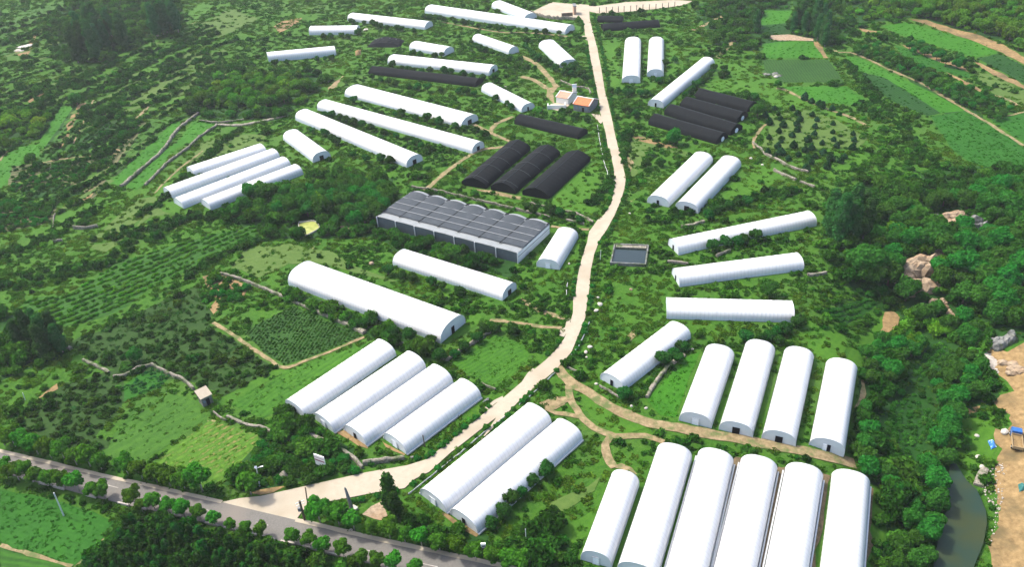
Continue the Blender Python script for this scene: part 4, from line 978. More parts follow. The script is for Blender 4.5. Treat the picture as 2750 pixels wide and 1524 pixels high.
# ---- billboard, poles, lamps
def billboard():
    a = g(pp('D2 545,485')[0]); b = g(pp('D2 640,520')[0]); d = b-a; L = np.linalg.norm(d); ang = math.atan2(d[1], d[0]); z = hz(*a)
    r = root('billboard', a[0], a[1], z, 'white billboard with a dark red band standing in shrubs beside the lane', 'billboard', None, ang)
    MB().box((L/2, 0, 2.9), (L, .22, 3.0)).obj('panel', M['render'], r)
    m = plain('band_red', (.22, .06, .09)); MB().box((L/2, -.125, 2.95), (L*.96, .03, .34)).obj('stripe', m, r); MB().box((L/2, -.125, 3.7), (L*.9, .03, .10)).obj('stripe', m, r)
    for x in (.15*L, .85*L): MB().tube((x, .25, -.3), (x, .25, 4.2), .1).obj('post', M['steel'], r)
billboard()
def pole(s, top_s, label, mat='barklight', rad=.13, extra=None, name='utility_pole', cat='pole', hmax=11):
    p = g(pp(s)[0]); z = hz(*p); base = np.array([p[0], p[1], z])
    d = ray(pp(top_s)[0]); t = np.dot(p, d[:2])/np.dot(d[:2], d[:2]); zt = CAMH+d[2]*t; h = min(hmax, max(2.2, zt-z)); q = d[:2]*t-p
    q = np.clip(q, -1.0, 1.0)
    r = root(name, p[0], p[1], z, label, cat)
    MB().tube((0, 0, -.4), (q[0]*.6, q[1]*.6, h), rad*1.25, rad).obj('shaft', M[mat], r)
    X, Y = q*.6
    if extra == 'arms':
        for dz in (.3, 1.0): MB().box((X, Y, h-dz), (1.8, .1, .12), .5).obj('crossarm', M['steel'], r)
        MB().box((X-.45, Y, h-2.3), (.55, .5, .9)).obj('transformer', M['greywall'], r)
    if extra == 'lamp':
        MB().tube((X, Y, h), (X+.9, Y+.2, h+.25), .06).obj('lamp_arm', M['steel'], r); MB().box((X+1.1, Y+.22, h+.25), (.6, .25, .12), .2).obj('lamp_head', M['render'], r)
        MB().add([(X-.35,Y-.25,h+.3),(X+.2,Y-.25,h+.3),(X+.2,Y+.25,h+.5),(X-.35,Y+.25,h+.5)], [(0,1,2,3)]).obj('solar_panel', M['panel'], r)
    if extra == 'box': MB().box((X, Y, h*.95), (.9, .35, 1.1)).obj('sign_box', M['render'], r); MB().box((X, Y-.19, h*.95), (.6, .04, .35)).obj('screen', M['greywall'], r)
    return r
pole('D1 612,940', 'D1 525,712', 'slim white pole leaning in the green field at the bottom left', 'steel', .13)
pole('D2 457,872', 'D2 445,662', 'thin dark pole standing at the mouth of the cream lane', 'bark', .12)
pole('D2 425,985', 'D2 373,795', 'stout dark utility pole with transformer at the corner of lane and road', 'bark', .2, 'arms')
pole('D2 1575,275', 'D2 1552,165', 'dark pole beside the fourth tunnel left of the lane', 'bark', .12)
pole('D3 48,1212', 'D3 40,1065', 'thin pale pole in shrubs left of the six big tunnels', 'steel', .08)
pole('D1 2490,655', 'D1 2470,480', 'white street lamp with solar panel near the lane mouth', 'steel', .12, 'lamp', 'street_lamp', 'street lamp')
pole('D2 2148,1355', 'D2 2135,1215', 'white boxed sign on a dark post beside the asphalt road', 'bark', .16, 'box', 'sign_post', 'sign')
pole('B3 755,1070', 'B3 768,970', 'short thin pole right of the lane beside the water tank', 'steel', .07)
pole('C1 240,985', 'C1 235,935', 'tiny white topped stake in the scrub at far left', 'steel', .08, None, 'stake', 'stake')
pole('D1 2490,1140', 'D1 2495,1060', 'short white post at the near edge of the asphalt road', 'steel', .08, None, 'marker_post', 'post')
# dark slab sign standing at the lane mouth
p = gg('D2 880,892')[0]; r = root('entrance_stone', p[0], p[1], hz(*p), 'tall narrow dark standing stone beside the lane mouth', 'standing stone', None, .9)
v = []; 
for z, w, t, o in ((-.3, .85, .55, 0), (2.5, .8, .5, -.12), (5.0, .65, .42, -.28), (6.6, .45, .3, -.4), (7.1, .2, .18, -.45)):
    w *= .68; v += [(o-w/2, -t/2, z), (o+w/2, -t/2, z), (o+w/2*.8, t/2, z), (o-w/2, t/2, z)]
f = [(3,2,1,0), (16,17,18,19)]+[(4*k+i, 4*k+(i+1) % 4, 4*k+4+(i+1) % 4, 4*k+4+i) for k in range(4) for i in range(4)]
MB().add(v, f).obj('slab', M['greywall'], r); MB().box((.1, 0, .2), (1.9, 1.3, .7)).obj('plinth', M['whitestone'], r)
# dark notice board on the yard and yard fence posts
p = gg('A3 440,165')[0]; r = root('notice_board', p[0], p[1], hz(*p), 'wide dark board at the edge of the cream yard', 'board', None, .05)
MB().box((0, 0, 1.5), (6.2, .25, 1.9)).obj('panel', M['bark'], r)
for x in (-2.6, 2.6): MB().tube((x, .2, -.2), (x, .2, 2.5), .12).obj('post', M['steel'], r)
names = ['first', 'second', 'third', 'fourth', 'fifth', 'sixth', 'seventh', 'eighth', 'ninth', 'tenth', 'eleventh', 'twelfth', 'thirteenth', 'fourteenth', 'fifteenth', 'sixteenth', 'seventeenth', 'eighteenth', 'nineteenth', 'twentieth']
for i, s in enumerate(['A3 750,125', 'A3 815,122', 'A3 875,118', 'A3 930,116', 'A3 985,112', 'A3 1048,108', 'A3 1105,102', 'A3 1165,98', 'A3 1227,95', 'A3 1290,90', 'A3 1352,85', 'A3 1410,78', 'A3 1470,70']):
    p = gg(s)[0]; r = root('yard_post', p[0], p[1], hz(*p), names[i]+' dark post from the left along the front edge of the cream yard', 'post', 'dark posts along the yard')
    MB().tube((0, 0, -.2), (0, 0, 3.0), .2, .17).obj('shaft', M['bark'], r); MB().box((0, 0, 3.05), (.6, .6, .2)).obj('cap', M['greywall'], r)
p = gg('A3 510,130')[0]; r = root('gate_pillar', p[0], p[1], hz(*p), 'dark gate pillar between yard and lane top', 'gate pillar'); MB().box((0, 0, 2.2), (1.4, 5.5, 4.8)).obj('shaft', M['tileold'], r); MB().box((0, 0, 4.75), (1.8, 6.0, .35)).obj('cap', M['greywall'], r)
# ---- truck
def truck():
    c = gg('D4 2415,225')[0]; f = gg('D4 2408,160')[0]; d = f-c; z = hz(*c)
    r = root('truck', c[0], c[1], z, 'small truck with blue cab and tan load bed on the bare soil', 'truck', None, math.atan2(d[1], d[0]))
    blue = plain('truck_blue', (.02, .10, .30), .35, .5); bedm = plain('truck_bed', (.30, .22, .12), .8)
    body = [(0.0,.55),(1.75,.55),(1.75,1.25),(1.55,1.95),(1.2,2.1),(0,2.1)]
    v = [(x+.9, -.95, zz) for x, zz in body]+[(x+.9, .95, zz) for x, zz in body]; n = 6
    cab = MB().add(v, [tuple(range(n-1, -1, -1)), tuple(range(n, 2*n))]+[(i, (i+1) % n, n+(i+1) % n, n+i) for i in range(n)]).obj('cab', blue, r)
    MB().add([(2.67,-.8,1.3),(2.67,.8,1.3),(2.50,.8,1.9),(2.50,-.8,1.9)], [(0,1,2,3)]).obj('windscreen', M['panel'], cab)
    b = MB(); b.box((-1.4, 0, .95), (4.2, 2.0, .12)); b.box((-1.4, .98, 1.3), (4.2, .08, .6)); b.box((-1.4, -.98, 1.3), (4.2, .08, .6)); b.box((-3.47, 0, 1.3), (.08, 1.88, .6)); b.box((.62, 0, 1.35), (.08, 1.88, .7)); b.obj('load_bed', bedm, r)
    MB().box((-1.4, 0, 1.12), (3.95, 1.8, .2)).obj('load', M['soil'], r); MB().box((-.5, 0, .7), (5.8, .8, .25)).obj('chassis', M['dark'], r)
    for x in (1.9, -2.4):
        for y in (-.88, .88): w = MB().tube((x, y-.14, .45), (x, y+.14, .45), .45, n=14).obj('wheel', M['dark'], r); MB().tube((x, y-.16, .45), (x, y+.16, .45), .2, n=10).obj('hub', M['steel'], w)
truck()
def crumple(s, name, label, cat, mat, h):
    q = gg(s); c = sum(q)/len(q); V = []; F = []; n = 7; rr = random.Random(1)
    for j in range(n+1):
        for i in range(n+1):
            a, b = i/n, j/n; p = (q[0]*(1-a)+q[1]*a)*(1-b)+(q[3]*(1-a)+q[2]*a)*b
            V.append((p[0]-c[0], p[1]-c[1], hz(*p)-hz(*c)+.1+h*math.sin(math.pi*a)*math.sin(math.pi*b)+rr.random()*.3))
    for j in range(n):
        for i in range(n): k = j*(n+1)+i; F.append((k, k+1, k+n+2, k+n+1))
    o = put(name, MB().add(V, F).mesh(name), mat); o.location = (c[0], c[1], hz(*c)); tag(o, label, cat); excl(q)
tarpm = speckle('blue_tarp', (.015, .10, .36), (.06, .26, .60), 1.2, .5, (.5, .55, .6), .9)
crumple('D4 2150,225 2190,215 2235,285 2180,305', 'tarp', 'crumpled bright blue tarp lying in weeds left of the truck', 'tarp', tarpm, 1.0)
crumple('D4 2440,645 2480,630 2520,690 2450,715', 'tarp', 'dark teal heap on the bare soil at the right edge', 'tarp', plain('teal_tarp', (.02, .12, .11)), 1.0)
crumple('C2 2125,1010 2160,985 2190,970 2185,990', 'sheet', 'small white sheet beside the lane next to the fourth tunnel', 'sheet', M['whitestone'], .4)
crumple('D2 1430,378 1480,372 1485,385 1440,390', 'sheet', 'small white sheet in the hedge above the lane', 'sheet', M['whitestone'], .3)
crumple('A2 990,280 1030,275 1030,290 985,295', 'sheet', 'pale sheet right of the small top left greenhouse', 'sheet', M['whitestone'], .5)
crumple('A2 905,495 965,480 960,530 910,535', 'rubble_heap', 'pinkish earth heap left of the netted shed', 'earth heap', M['soil'], 1.5)
crumple('D2 175,555 230,505 275,575 225,600', 'rock_heap', 'grey rock heap among the shrubs near the lane mouth', 'rock heap', M['stone'], 1.2)
crumple('B2 765,740 890,790 890,815 770,770', 'earth_bank', 'short bare earth bank behind the dark trees by the hall', 'earth bank', M['rock'], .8)
# ================================================================== PLANTS
GREEN = leaf_mat('tree_leaves', (.018, .082, .012), (.052, .160, .022))
STREET = leaf_mat('street_tree_leaves', (.030, .098, .008), (.078, .195, .018))
DARK = leaf_mat('dark_leaves', (.016, .062, .011), (.038, .104, .017))
CONIF = leaf_mat('conifer_needles', (.009, .040, .016), (.026, .078, .028))
POPLAR = leaf_mat('poplar_leaves', (.018, .072, .018), (.052, .135, .034))
LIGHT = leaf_mat('light_leaves', (.042, .115, .010), (.105, .205, .020))
SCRUB = leaf_mat('scrub_leaves', None, None, True)
def cloud(blobs, n, leaf, jit, seed, core=.80, squash=1.0, sub=2):
    rg = np.random.default_rng(seed); B = np.array([b[:3] for b in blobs], float); R = np.array([b[3] for b in blobs], float)
    V = []; F = []
    w = R**2/np.sum(R**2); k = 0
    while k < n:
        i = rg.choice(len(R), p=w); d = rg.normal(size=3); d /= np.linalg.norm(d)
        if d[2] < -.75: continue
        p = B[i]+d*R[i]*rg.uniform(.80, 1.10)*np.array([1, 1, squash])
        if any(j != i and np.linalg.norm((p-B[j])) < R[j]*.80 for j in range(len(R))): 
            if rg.random() < .85: continue
        nn = d+jit*rg.normal(size=3); nn /= np.linalg.norm(nn); t = np.cross(nn, rg.normal(size=3)); t /= np.linalg.norm(t); b = np.cross(nn, t)
        s = leaf*rg.uniform(.6, 1.35); a = len(V)
        V += [p-t*s, p-b*s*.62+nn*s*.1, p+t*s, p+b*s*.62+nn*s*.1]; F.append((a, a+1, a+2, a+3)); k += 1
    if core > 0:
        bm = bmesh.new()
        for c, r in zip(B, R):
            res = bmesh.ops.create_icosphere(bm, subdivisions=sub, radius=r*core)
            for v in res['verts']:
                q = v.co.normalized(); f = 1+.45*(vnoise(np.array([q.x*2.3+seed*3+c[0]*5]), np.array([q.y*2.3+q.z*3.1+c[1]*7]))[0]-.5)
                v.co = Vector((c[0]+v.co.x*f, c[1]+v.co.y*f, c[2]+v.co.z*f*squash))
        bm.verts.index_update(); a = len(V)
        V += [tuple(v.co) for v in bm.verts]; F += [tuple(v.index+a for v in f.verts) for f in bm.faces]; bm.free()
    return [tuple(map(float, v)) for v in V], F
def cmesh(name, mat, *a, **k):
    v, f = cloud(*a, **k); me = bpy.data.meshes.new(name); me.from_pydata(v, [], f); me.materials.append(mat); me.update(); return me
def tm(name, parts, mat):
    mb = MB()
    for a, b, r0, r1 in parts: mb.tube(a, b, r0, r1, 6)
    me = mb.mesh(name, True); me.materials.append(mat); return me
def rblobs(rr, n, rad, hc, spread, vs=.6):
    out = [(0, 0, hc, rad)]
    for i in range(n):
        t = 2*math.pi*(i+rr.random()*.7)/n; s = spread*rr.uniform(.75, 1.2); out.append((s*math.cos(t), s*math.sin(t), hc+rr.uniform(-vs, vs*.8)*rad, rad*rr.uniform(.48, .72)))
    return out
PROTO = {}
rr = random.Random(11)
def broad(hc, rad, n, leaf, nb, seed, mat): return cmesh('crown', mat, rblobs(rr, nb, rad*.68, hc, rad*.58), n, leaf, .55, seed)
# street tree: round crown on a bare pale stem, 4 m
PROTO['street_tree'] = [(broad(2.75, 1.55, 620, .24, 6, s, STREET), tm('trunk', [((0,0,-.3),(.03,.02,1.6),.10,.08),((.03,.02,1.5),(.4,.1,2.6),.06,.03),((.03,.02,1.5),(-.3,.2,2.7),.06,.03)], M['barklight'])) for s in range(4)]
PROTO['round_tree'] = [(broad(2.0, 1.75, 620, .27, 6, 20+s, DARK), tm('trunk', [((0,0,-.3),(0,.05,1.4),.16,.11),((0,.05,1.2),(.5,.2,2.2),.08,.04),((0,.05,1.2),(-.5,-.1,2.3),.08,.04)], M['bark'])) for s in range(4)]
PROTO['broadleaf_tree'] = [(broad(4.3, 3.2, 1100, .42, 8, 30+s, GREEN), tm('trunk', [((0,0,-.4),(.1,0,2.4),.30,.2),((.1,0,2.2),(1.1,.5,4.2),.14,.06),((.1,0,2.2),(-1.0,.4,4.4),.14,.06),((.1,0,2.2),(.1,-1,4.3),.12,.05)], M['bark'])) for s in range(4)]
PROTO['light_tree'] = [(broad(4.3, 3.2, 1100, .42, 8, 34+s, LIGHT), PROTO['broadleaf_tree'][s][1]) for s in range(3)]
def tall_blobs(r, hh, k, rad): return [(r.uniform(-.3, .3)*rad, r.uniform(-.3, .3)*rad, hh*(.2+.75*i/(k-1)), rad*(.62+.5*math.sin(math.pi*min(1, .25+.72*i/(k-1))))) for i in range(k)]
PROTO['poplar_tree'] = [(cmesh('crown', POPLAR, tall_blobs(rr, 15, 7, 2.1), 1500, .45, .6, 40+s), tm('trunk', [((0,0,-.4),(.1,.1,6),.28,.18),((.1,.1,6),(0,0,13),.18,.05)], M['barklight'])) for s in range(3)]
PROTO['slim_tree'] = [(cmesh('crown', DARK, tall_blobs(rr, 6.2, 5, .95), 520, .27, .6, 50+s), tm('trunk', [((0,0,-.3),(.05,0,2.5),.12,.08),((.05,0,2.5),(0,0,5.2),.08,.03)], M['bark'])) for s in range(3)]
def cone_blobs(r): return [(0, 0, .6, .95), (0, 0, 1.15, .78), (.05, 0, 1.65, .5), (0, 0, 1.95, .3)]+[(.6*math.cos(t), .6*math.sin(t), .6+.2*math.sin(t*5), .62) for t in (0.3, 1.6, 2.9, 4.4)]
PROTO['conifer'] = [(cmesh('crown', CONIF, cone_blobs(rr), 420, .20, .7, 60+s), tm('trunk', [((0,0,-.3),(0,0,1.8),.09,.04)], M['bark'])) for s in range(3)]
def bush_mesh(s, mat): return cmesh('foliage', mat, rblobs(rr, 5, .62, .55, .62, .35), 300, .20, .7, 70+s, squash=.85)
PROTO['shrub'] = [(bush_mesh(s, GREEN), tm('stems', [((0,0,-.2),(.3,.1,.7),.05,.03),((0,0,-.2),(-.3,.15,.7),.05,.03),((0,0,-.2),(0,-.3,.7),.05,.03)], M['bark'])) for s in range(4)]
NTREE = [0]
def plant(kind, p, s, label, cat, group, zs=1.0, name=None):
    crown, trunk = PROTO[kind][NTREE[0] % len(PROTO[kind])]; NTREE[0] += 1; rr_ = random.Random(NTREE[0])
    r = root(name or kind, p[0], p[1], hz(*p), label, cat, group, rr_.random()*6.28); r.scale = (s, s, s*zs)
    c = put('stems' if kind == 'shrub' else 'trunk', trunk, None, r); l = put('foliage' if kind == 'shrub' else 'crown', crown, None, r)
    return r
ordn = names+['twenty-first', 'twenty-second', 'twenty-third', 'twenty-fourth', 'twenty-fifth', 'twenty-sixth', 'twenty-seventh', 'twenty-eighth', 'twenty-ninth', 'thirtieth', 'thirty-first', 'thirty-second', 'thirty-third', 'thirty-fourth', 'thirty-fifth']
# street trees: near verge then far verge, left to right
near = gg('D1 35,485 140,515 232,500 330,550 458,572 575,585 722,620 865,668 965,680 1262,748 1335,815 1450,790 1600,832 1740,860 1890,892 2035,935 2195,988 2345,1018 2485,1045 D2 300,1112 455,1148 590,1208 777,1245 960,1308 865,1320 1112,1348 1265,1372 1480,1402', 2.75)
sz = [1.3, 1.3, 1.25, 1.2, 1.15, 1.2, 1.35, 1.0, 1.15, 1.2, .9, 1.15, 1.05, 1.15, .95, .95, .75, .8, .9, .98, 1.0, 1.02, 1.05, .85, .6, .98, 1.1, .95]
for i, p in enumerate(near): plant('street_tree', p, sz[i]*1.02, ordn[i]+' round street tree from the left along the near verge of the asphalt road', 'street tree', 'street trees along the near verge')
far = gg('D1 0,170 105,185 215,215 320,255 452,295 585,315 697,362 825,370 940,412 1192,452 1330,492 1470,525 1600,565 1745,602 1910,615 2380,640 D2 545,905 730,935 880,985 1042,1035 1222,1055 1370,1102 1530,1135 1705,1182 1885,1222 2052,1275 2222,1315 2395,1355 2480,1375', 2.9)
szf = [1.2, 1.3, 1.25, 1.3, 1.3, 1.3, 1.1, 1.4, 1.1, 1.25, 1.15, 1.2, 1.1, 1.25, 1.6, 1.4, 1.4, 1.3, 1.2, .9, 1.2, .9, 1.1, 1.05, 1.1, 1.05, 1.0, 1.2, 1.2]
for i, p in enumerate(far): plant('street_tree', p, szf[i]*1.12, ordn[i]+' street tree from the left along the far verge of the asphalt road', 'street tree', 'street trees along the far verge')

LANE = np.array(lane)
def row(kind, s, spacing, smin, smax, label, cat, group, jit=.8, seed=1, zc=1.5, name=None):
    L = smooth_line(gg(s, zc), .5); acc = 0; nxt = 0; r_ = random.Random(seed)
    for a, b in zip(L[:-1], L[1:]):
        acc += np.linalg.norm(b-a)
        if acc >= nxt:
            nxt = acc+spacing*r_.uniform(.6, 1.5); p = b+np.array([r_.uniform(-jit, jit), r_.uniform(-jit, jit)])
            if name == 'hedge_shrub' and in_poly(np.array([p[0], p[0]+.5, p[0]-.5, p[0], p[0]]), np.array([p[1], p[1], p[1], p[1]+.5, p[1]-.5]), LANE).any():
                for rr2, th in [(q1, q2) for q1 in (.9, 1.5) for q2 in range(8)]:
                    p2 = p+rr2*np.array([math.cos(th*.785), math.sin(th*.785)])
                    if not in_poly(np.array([p2[0], p2[0]+.5, p2[0]-.5, p2[0], p2[0]]), np.array([p2[1], p2[1], p2[1], p2[1]+.5, p2[1]-.5]), LANE).any(): break
                else: continue
                p = p2
            plant(kind, p, r_.uniform(smin, smax), label, cat, group, 1.0, name)
# dark round trees standing in rows before the tunnels
for k, (s, sp, lab) in enumerate([
 ('A2 1560,155 1660,170 1850,200 2020,225 2120,245 2290,270 2430,290 A3 0,285 150,300 280,305 370,320', 5.5, 'dark round tree in the row before the very long top greenhouse'),
 ('A2 870,210 970,210 1060,215 1120,240 1240,260 1330,270 1450,285 1530,300', 5.5, 'dark round tree before the long top left greenhouse with grey end'),
 ('A2 590,345 720,340 860,340 940,290', 5, 'dark round tree before the small level greenhouse at the top left'),
 ('A2 130,610 210,590 300,590', 4.5, 'dark round tree before the left part of the leftmost top greenhouse'),
 ('A2 520,560 560,550 620,555 700,555', 3.2, 'dark round tree before the right part of the leftmost top greenhouse'),
 ('A2 1260,620 1320,640 1450,670 1560,690 1620,680 1780,680 1850,700 1930,710 2000,730 2110,740 2250,740', 4.6, 'dark round tree between long white greenhouse and longest black tunnel'),
 ('A2 1440,510 1540,525 1690,530 1800,520', 5, 'dark round tree before the short white greenhouse behind'),
 ('A2 2060,440 2200,490 2280,520 2360,540 2440,540', 4.5, 'dark tree before the small greenhouse tilting right at the top centre'),
 ('A3 30,430 120,520 200,570 290,610 330,680', 4.2, 'dark tree on the left of the greenhouse beside the upper lane'),
 ('A3 400,620 450,630 520,620 400,700 480,700 560,690 600,740', 3.4, 'dark tree hiding the near end of the greenhouse beside the upper lane'),
 ('A2 1060,730 1190,770 1300,800 1450,830 1600,850 1800,860 2000,880 2080,890', 5.0, 'dark shrub tree below the longest black tunnel'),
 ('A2 2250,940 2330,960 2400,1010 2450,1050', 5, 'dark tree left of the narrow greenhouse by the farmhouse'),
 ('A2 880,960 930,975', 4, 'dark tree at the far end of the uppermost stacked greenhouse'),
 ('A2 1260,1090 1340,1080 1400,1110 1640,1140 1790,1190 1890,1220', 6.5, 'dark tree between the uppermost and middle stacked greenhouses'),
 ('A2 620,1090 760,1130 900,1180 1060,1230 1200,1270 1350,1310 1500,1370 1650,1420', 4.6, 'dark tree between the middle and lowest stacked greenhouses'),
 ('A2 500,1240 640,1300 760,1370', 4.5, 'dark tree below the lowest stacked greenhouse'),
 ('B2 870,50 1000,90 1140,90 1240,110 1330,150', 5, 'dark tree below the right part of the lowest stacked greenhouse'),
 ('A3 860,860 930,870 1000,890 1060,880 1140,900 1230,880', 3.6, 'dark round tree in the row below the two upright greenhouses'),
 ('A3 1330,760 1300,780', 4, 'dark tree below the right upright greenhouse'),
 ('A3 1860,640 1800,720 1760,770 1690,810 1560,900 1510,930', 4.0, 'dark tree along the right side of the long diagonal greenhouse'),
 ('A3 1960,660 1910,720 1990,680', 4.0, 'dark tree right of the far end of the long diagonal greenhouse'),
 ('A3 980,1050 1060,1060 1100,1100', 4.0, 'dark tree left of the four black tunnels'),
 ('A3 1290,650 1480,560 1530,530', 6.0, 'dark tree between upright and diagonal greenhouses'),
 ('C2 780,140 900,190 1000,230 1120,270 1250,300 1400,330 1580,390 1640,440', 4.0, 'dark tree below the widest greenhouse'),
 ('C2 1700,540 1780,570 1900,470 2000,420 2130,340 2180,260', 3.2, 'tree along the bank right of the widest greenhouse'),
 ('C2 2260,290 2350,330 2440,290', 3.5, 'tree above the small field beside the lane'),
 ('B2 1200,1170 1300,1170 1440,1230 1560,1240 1680,1290 1800,1330 1950,1370', 4.5, 'tree below the greenhouse in front of the shade net hall'),
 ('B2 1450,860 1560,890 1700,920 1800,950 1950,980 2150,1040 2300,1080', 3.6, 'dark tree along the front wall of the shade net hall'),
 ('B2 1080,700 1130,740 1050,760', 3.5, 'dark tree at the left corner of the shade net hall'),
 ('C3 1330,600 1380,560 1440,530 1540,450 1600,430 1480,560', 3.0, 'dark tree along the lower side of the diagonal ribbed greenhouse'),
 ('C3 990,920 1050,950 1120,930', 3.4, 'dark bush at the near end of the diagonal ribbed greenhouse'),
 ('D2 2180,1000 2230,930 2340,850 2400,800 2470,740 D3 20,680 110,610 160,540 220,500 290,470', 3.2, 'dark tree on the lower side of the right tunnel of the front pair'),
 ('B3 1830,960 1900,920 1970,900 2230,850', 4.0, 'dark tree below the uppermost crosswise greenhouse'),
 ('B3 1790,650 1900,570 2020,540 2210,490', 5.0, 'dark tree right of the pair of greenhouses'),
 ('B3 1200,160 1340,120 1410,90', 4.5, 'dark tree left of the pair of greenhouses'),
 ('C4 330,250 390,200 60,360 100,330', 3.6, 'dark tree at the right end of the lowest crosswise greenhouse'),
 ('C3 2130,380 2260,400 2400,350 2470,400', 4.0, 'dark tree behind the row of four greenhouses'),
 ('A3 390,1060 450,1080 560,1110 620,1100 650,1150', 4.0, 'dark tree below the farmhouse'),
 ('B3 40,550 200,590 300,600 400,620 500,640 580,670', 3.6, 'dark tree in the row between black tunnels and shade net hall'),
 ]): row('round_tree', s, sp, .72, 1.12, lab, 'tree', lab.replace('dark round tree', 'dark trees').replace('dark tree', 'dark trees'), .7, 100+k)
# individual notable trees
for s, sc, kind, lab in [('A3 1465,1300', .95, 'broadleaf_tree', 'round green tree standing in front of the lowest black tunnel'), ('A3 2270,1050', .85, 'broadleaf_tree', 'dark green tree at the right end of the uppermost black tunnel'),
 ('B1 2400,400', .95, 'broadleaf_tree', 'dark green tree hiding the lowest of four packed greenhouses'), ('B1 2330,520', .8, 'broadleaf_tree', 'dark tree below the lowest of four packed greenhouses'), ('B2 90,390', .9, 'broadleaf_tree', 'dark tree right of the lowest of four packed greenhouses'), ('B2 30,420', .9, 'broadleaf_tree', 'dark bushy tree between packed greenhouses and wood'),
 ('C1 1290,540', .6, 'broadleaf_tree', 'single light green tree above the vegetable patch at lower left'), ('A3 2240,920', .55, 'broadleaf_tree', 'lone dark bush tree in the pale meadow above the black tunnels'), ('A4 145,800', .55, 'broadleaf_tree', 'dark small tree at the corner of the corn field top right'),
 ('B4 990,1060', 1.5, 'broadleaf_tree', 'big round dark tree right of the crosswise greenhouses'), ('B4 1060,1150', 1.3, 'broadleaf_tree', 'dark tree just below the big round one at the gully'), ('B1 290,90', .7, 'broadleaf_tree', 'lone dark tree beside the bright field at far left'),
 ('A1 1000,1050', .8, 'broadleaf_tree', 'green tree at the right of the bare strip on the left slope'), ('C4 1240,680', .8, 'broadleaf_tree', 'light green tree left of the corn rows in the gully'), ('B3 2380,1330', .7, 'broadleaf_tree', 'light green bushy tree below the middle crosswise greenhouse'),
 ('A1 720,940', .8, 'broadleaf_tree', 'dark tree above the bare strip on the left slope')]:
    plant(kind, g(pp(s)[0], 4.0*sc), sc, lab, 'tree', None)
plant('slim_tree', g(pp('D2 1245,760')[0], 4.0), 1.55, 'tall slim dark tree beside the sandy pit at the lane mouth', 'tree', None, 1.05)
plant('slim_tree', g(pp('D2 1290,850')[0], 3.0), 1.2, 'shorter slim dark tree just below the tall one by the sandy pit', 'tree', None)

PLOTS = []
for s, rl in (('C4 540,120 1000,0 1090,60 800,260 700,230', 'C4 560,180 1000,60'), ('C4 1450,600 1640,420 1830,470 1700,700 1500,830 1400,720', 'C4 1450,700 1700,480'), ('C4 1250,1020 1560,830 1640,1100 1580,1424 1180,1424 1180,1200', 'C4 1300,1400 1420,900'), ('D4 1180,0 1600,0 1560,350 1400,470 1250,300', 'D4 1280,300 1400,20')):
    a_, b_ = gg(rl); pts = gg(s); an = math.atan2(b_[1]-a_[1], b_[0]-a_[0]); sheet('corn_plot', pts, crop_mat('dark', an, 1.7), .05, None, None, .6); PLOTS.append((pts, an)); excl(pts)
def area(kind, s, n, smin, smax, label, cat, group, seed, zc=2.0, mind=2.0, zs=1.0, ex=True, name=None):
    poly = np.array(gg(s, zc)); r_ = random.Random(seed); lo, hi = poly.min(0), poly.max(0); got = []; t = 0
    while len(got) < n and t < n*80:
        t += 1; p = np.array([r_.uniform(lo[0], hi[0]), r_.uniform(lo[1], hi[1])])
        if not in_poly(p[0:1], p[1:2], poly)[0]: continue
        if any(np.hypot(*(p-q)) < mind for q in got): continue
        sc = r_.uniform(smin, smax); cr = {'broadleaf_tree': 2.6, 'light_tree': 2.6, 'poplar_tree': 1.6, 'slim_tree': .8, 'conifer': .8, 'shrub': .7}[kind]*sc
        if ex and any(in_poly(np.array([p[0], p[0]+cr, p[0]-cr, p[0], p[0]]), np.array([p[1], p[1], p[1], p[1]+cr, p[1]-cr]), e).any() for e, _ in EXCL): continue
        got.append(p); plant(kind, p, sc, label, cat, group, zs*r_.uniform(.9, 1.12), name)
area('poplar_tree', 'A1 600,420 700,300 800,180 1000,120 1150,200 1220,300 1150,430 950,500 700,520', 17, .85, 1.25, 'tall dark poplar in the dense stand on the top left slope', 'poplar', 'poplars on the top left slope', 1, 8, 3.0)
area('poplar_tree', 'A1 1380,200 1400,60 1550,20 1700,100 1700,180 1500,240', 10, .9, 1.2, 'tall dark poplar in the right stand at the top left', 'poplar', 'poplars in the right stand at the top left', 2, 8, 3.0)
area('poplar_tree', 'A4 220,260 300,150 420,60 600,40 650,180 520,330 400,300', 15, .55, .85, 'poplar between the small fields near the top right', 'poplar', 'poplars near the top right', 3, 6, 3.0)
area('poplar_tree', 'A4 500,400 520,260 600,300 640,420', 5, .6, .8, 'grey green poplar beside the bare strip at the top right', 'poplar', 'grey green poplars by the bare strip', 4, 6, 2.5)
area('poplar_tree', 'B4 640,700 640,580 800,560 1000,560 1020,720 900,760', 9, .75, 1.0, 'tall poplar at the head of the wooded gully on the right', 'poplar', 'poplars at the head of the gully', 5, 7, 2.6)
area('poplar_tree', 'A3 2130,200 2200,120 2290,160 2240,240', 4, .55, .75, 'poplar left of the bright field at the top', 'poplar', 'poplars left of the bright top field', 6, 6, 2.6)
area('poplar_tree', 'C1 90,330 200,200 500,280 560,400 400,420 250,360', 8, .6, .8, 'tall dark tree in the far left clump beside the row crop', 'tree', 'tall dark trees at far left', 7, 6, 2.6)
area('conifer', 'A3 2320,1010 2499,980 A4 0,1020 300,1030 500,1090 750,1200 1000,1340 900,1424 0,1424 A3 2380,1400', 34, .7, 1.35, 'small dark conifer in the pale clearing right of the black tunnels', 'conifer', 'small conifers in the pale clearing', 8, 1.2, 5.0, ex=False)
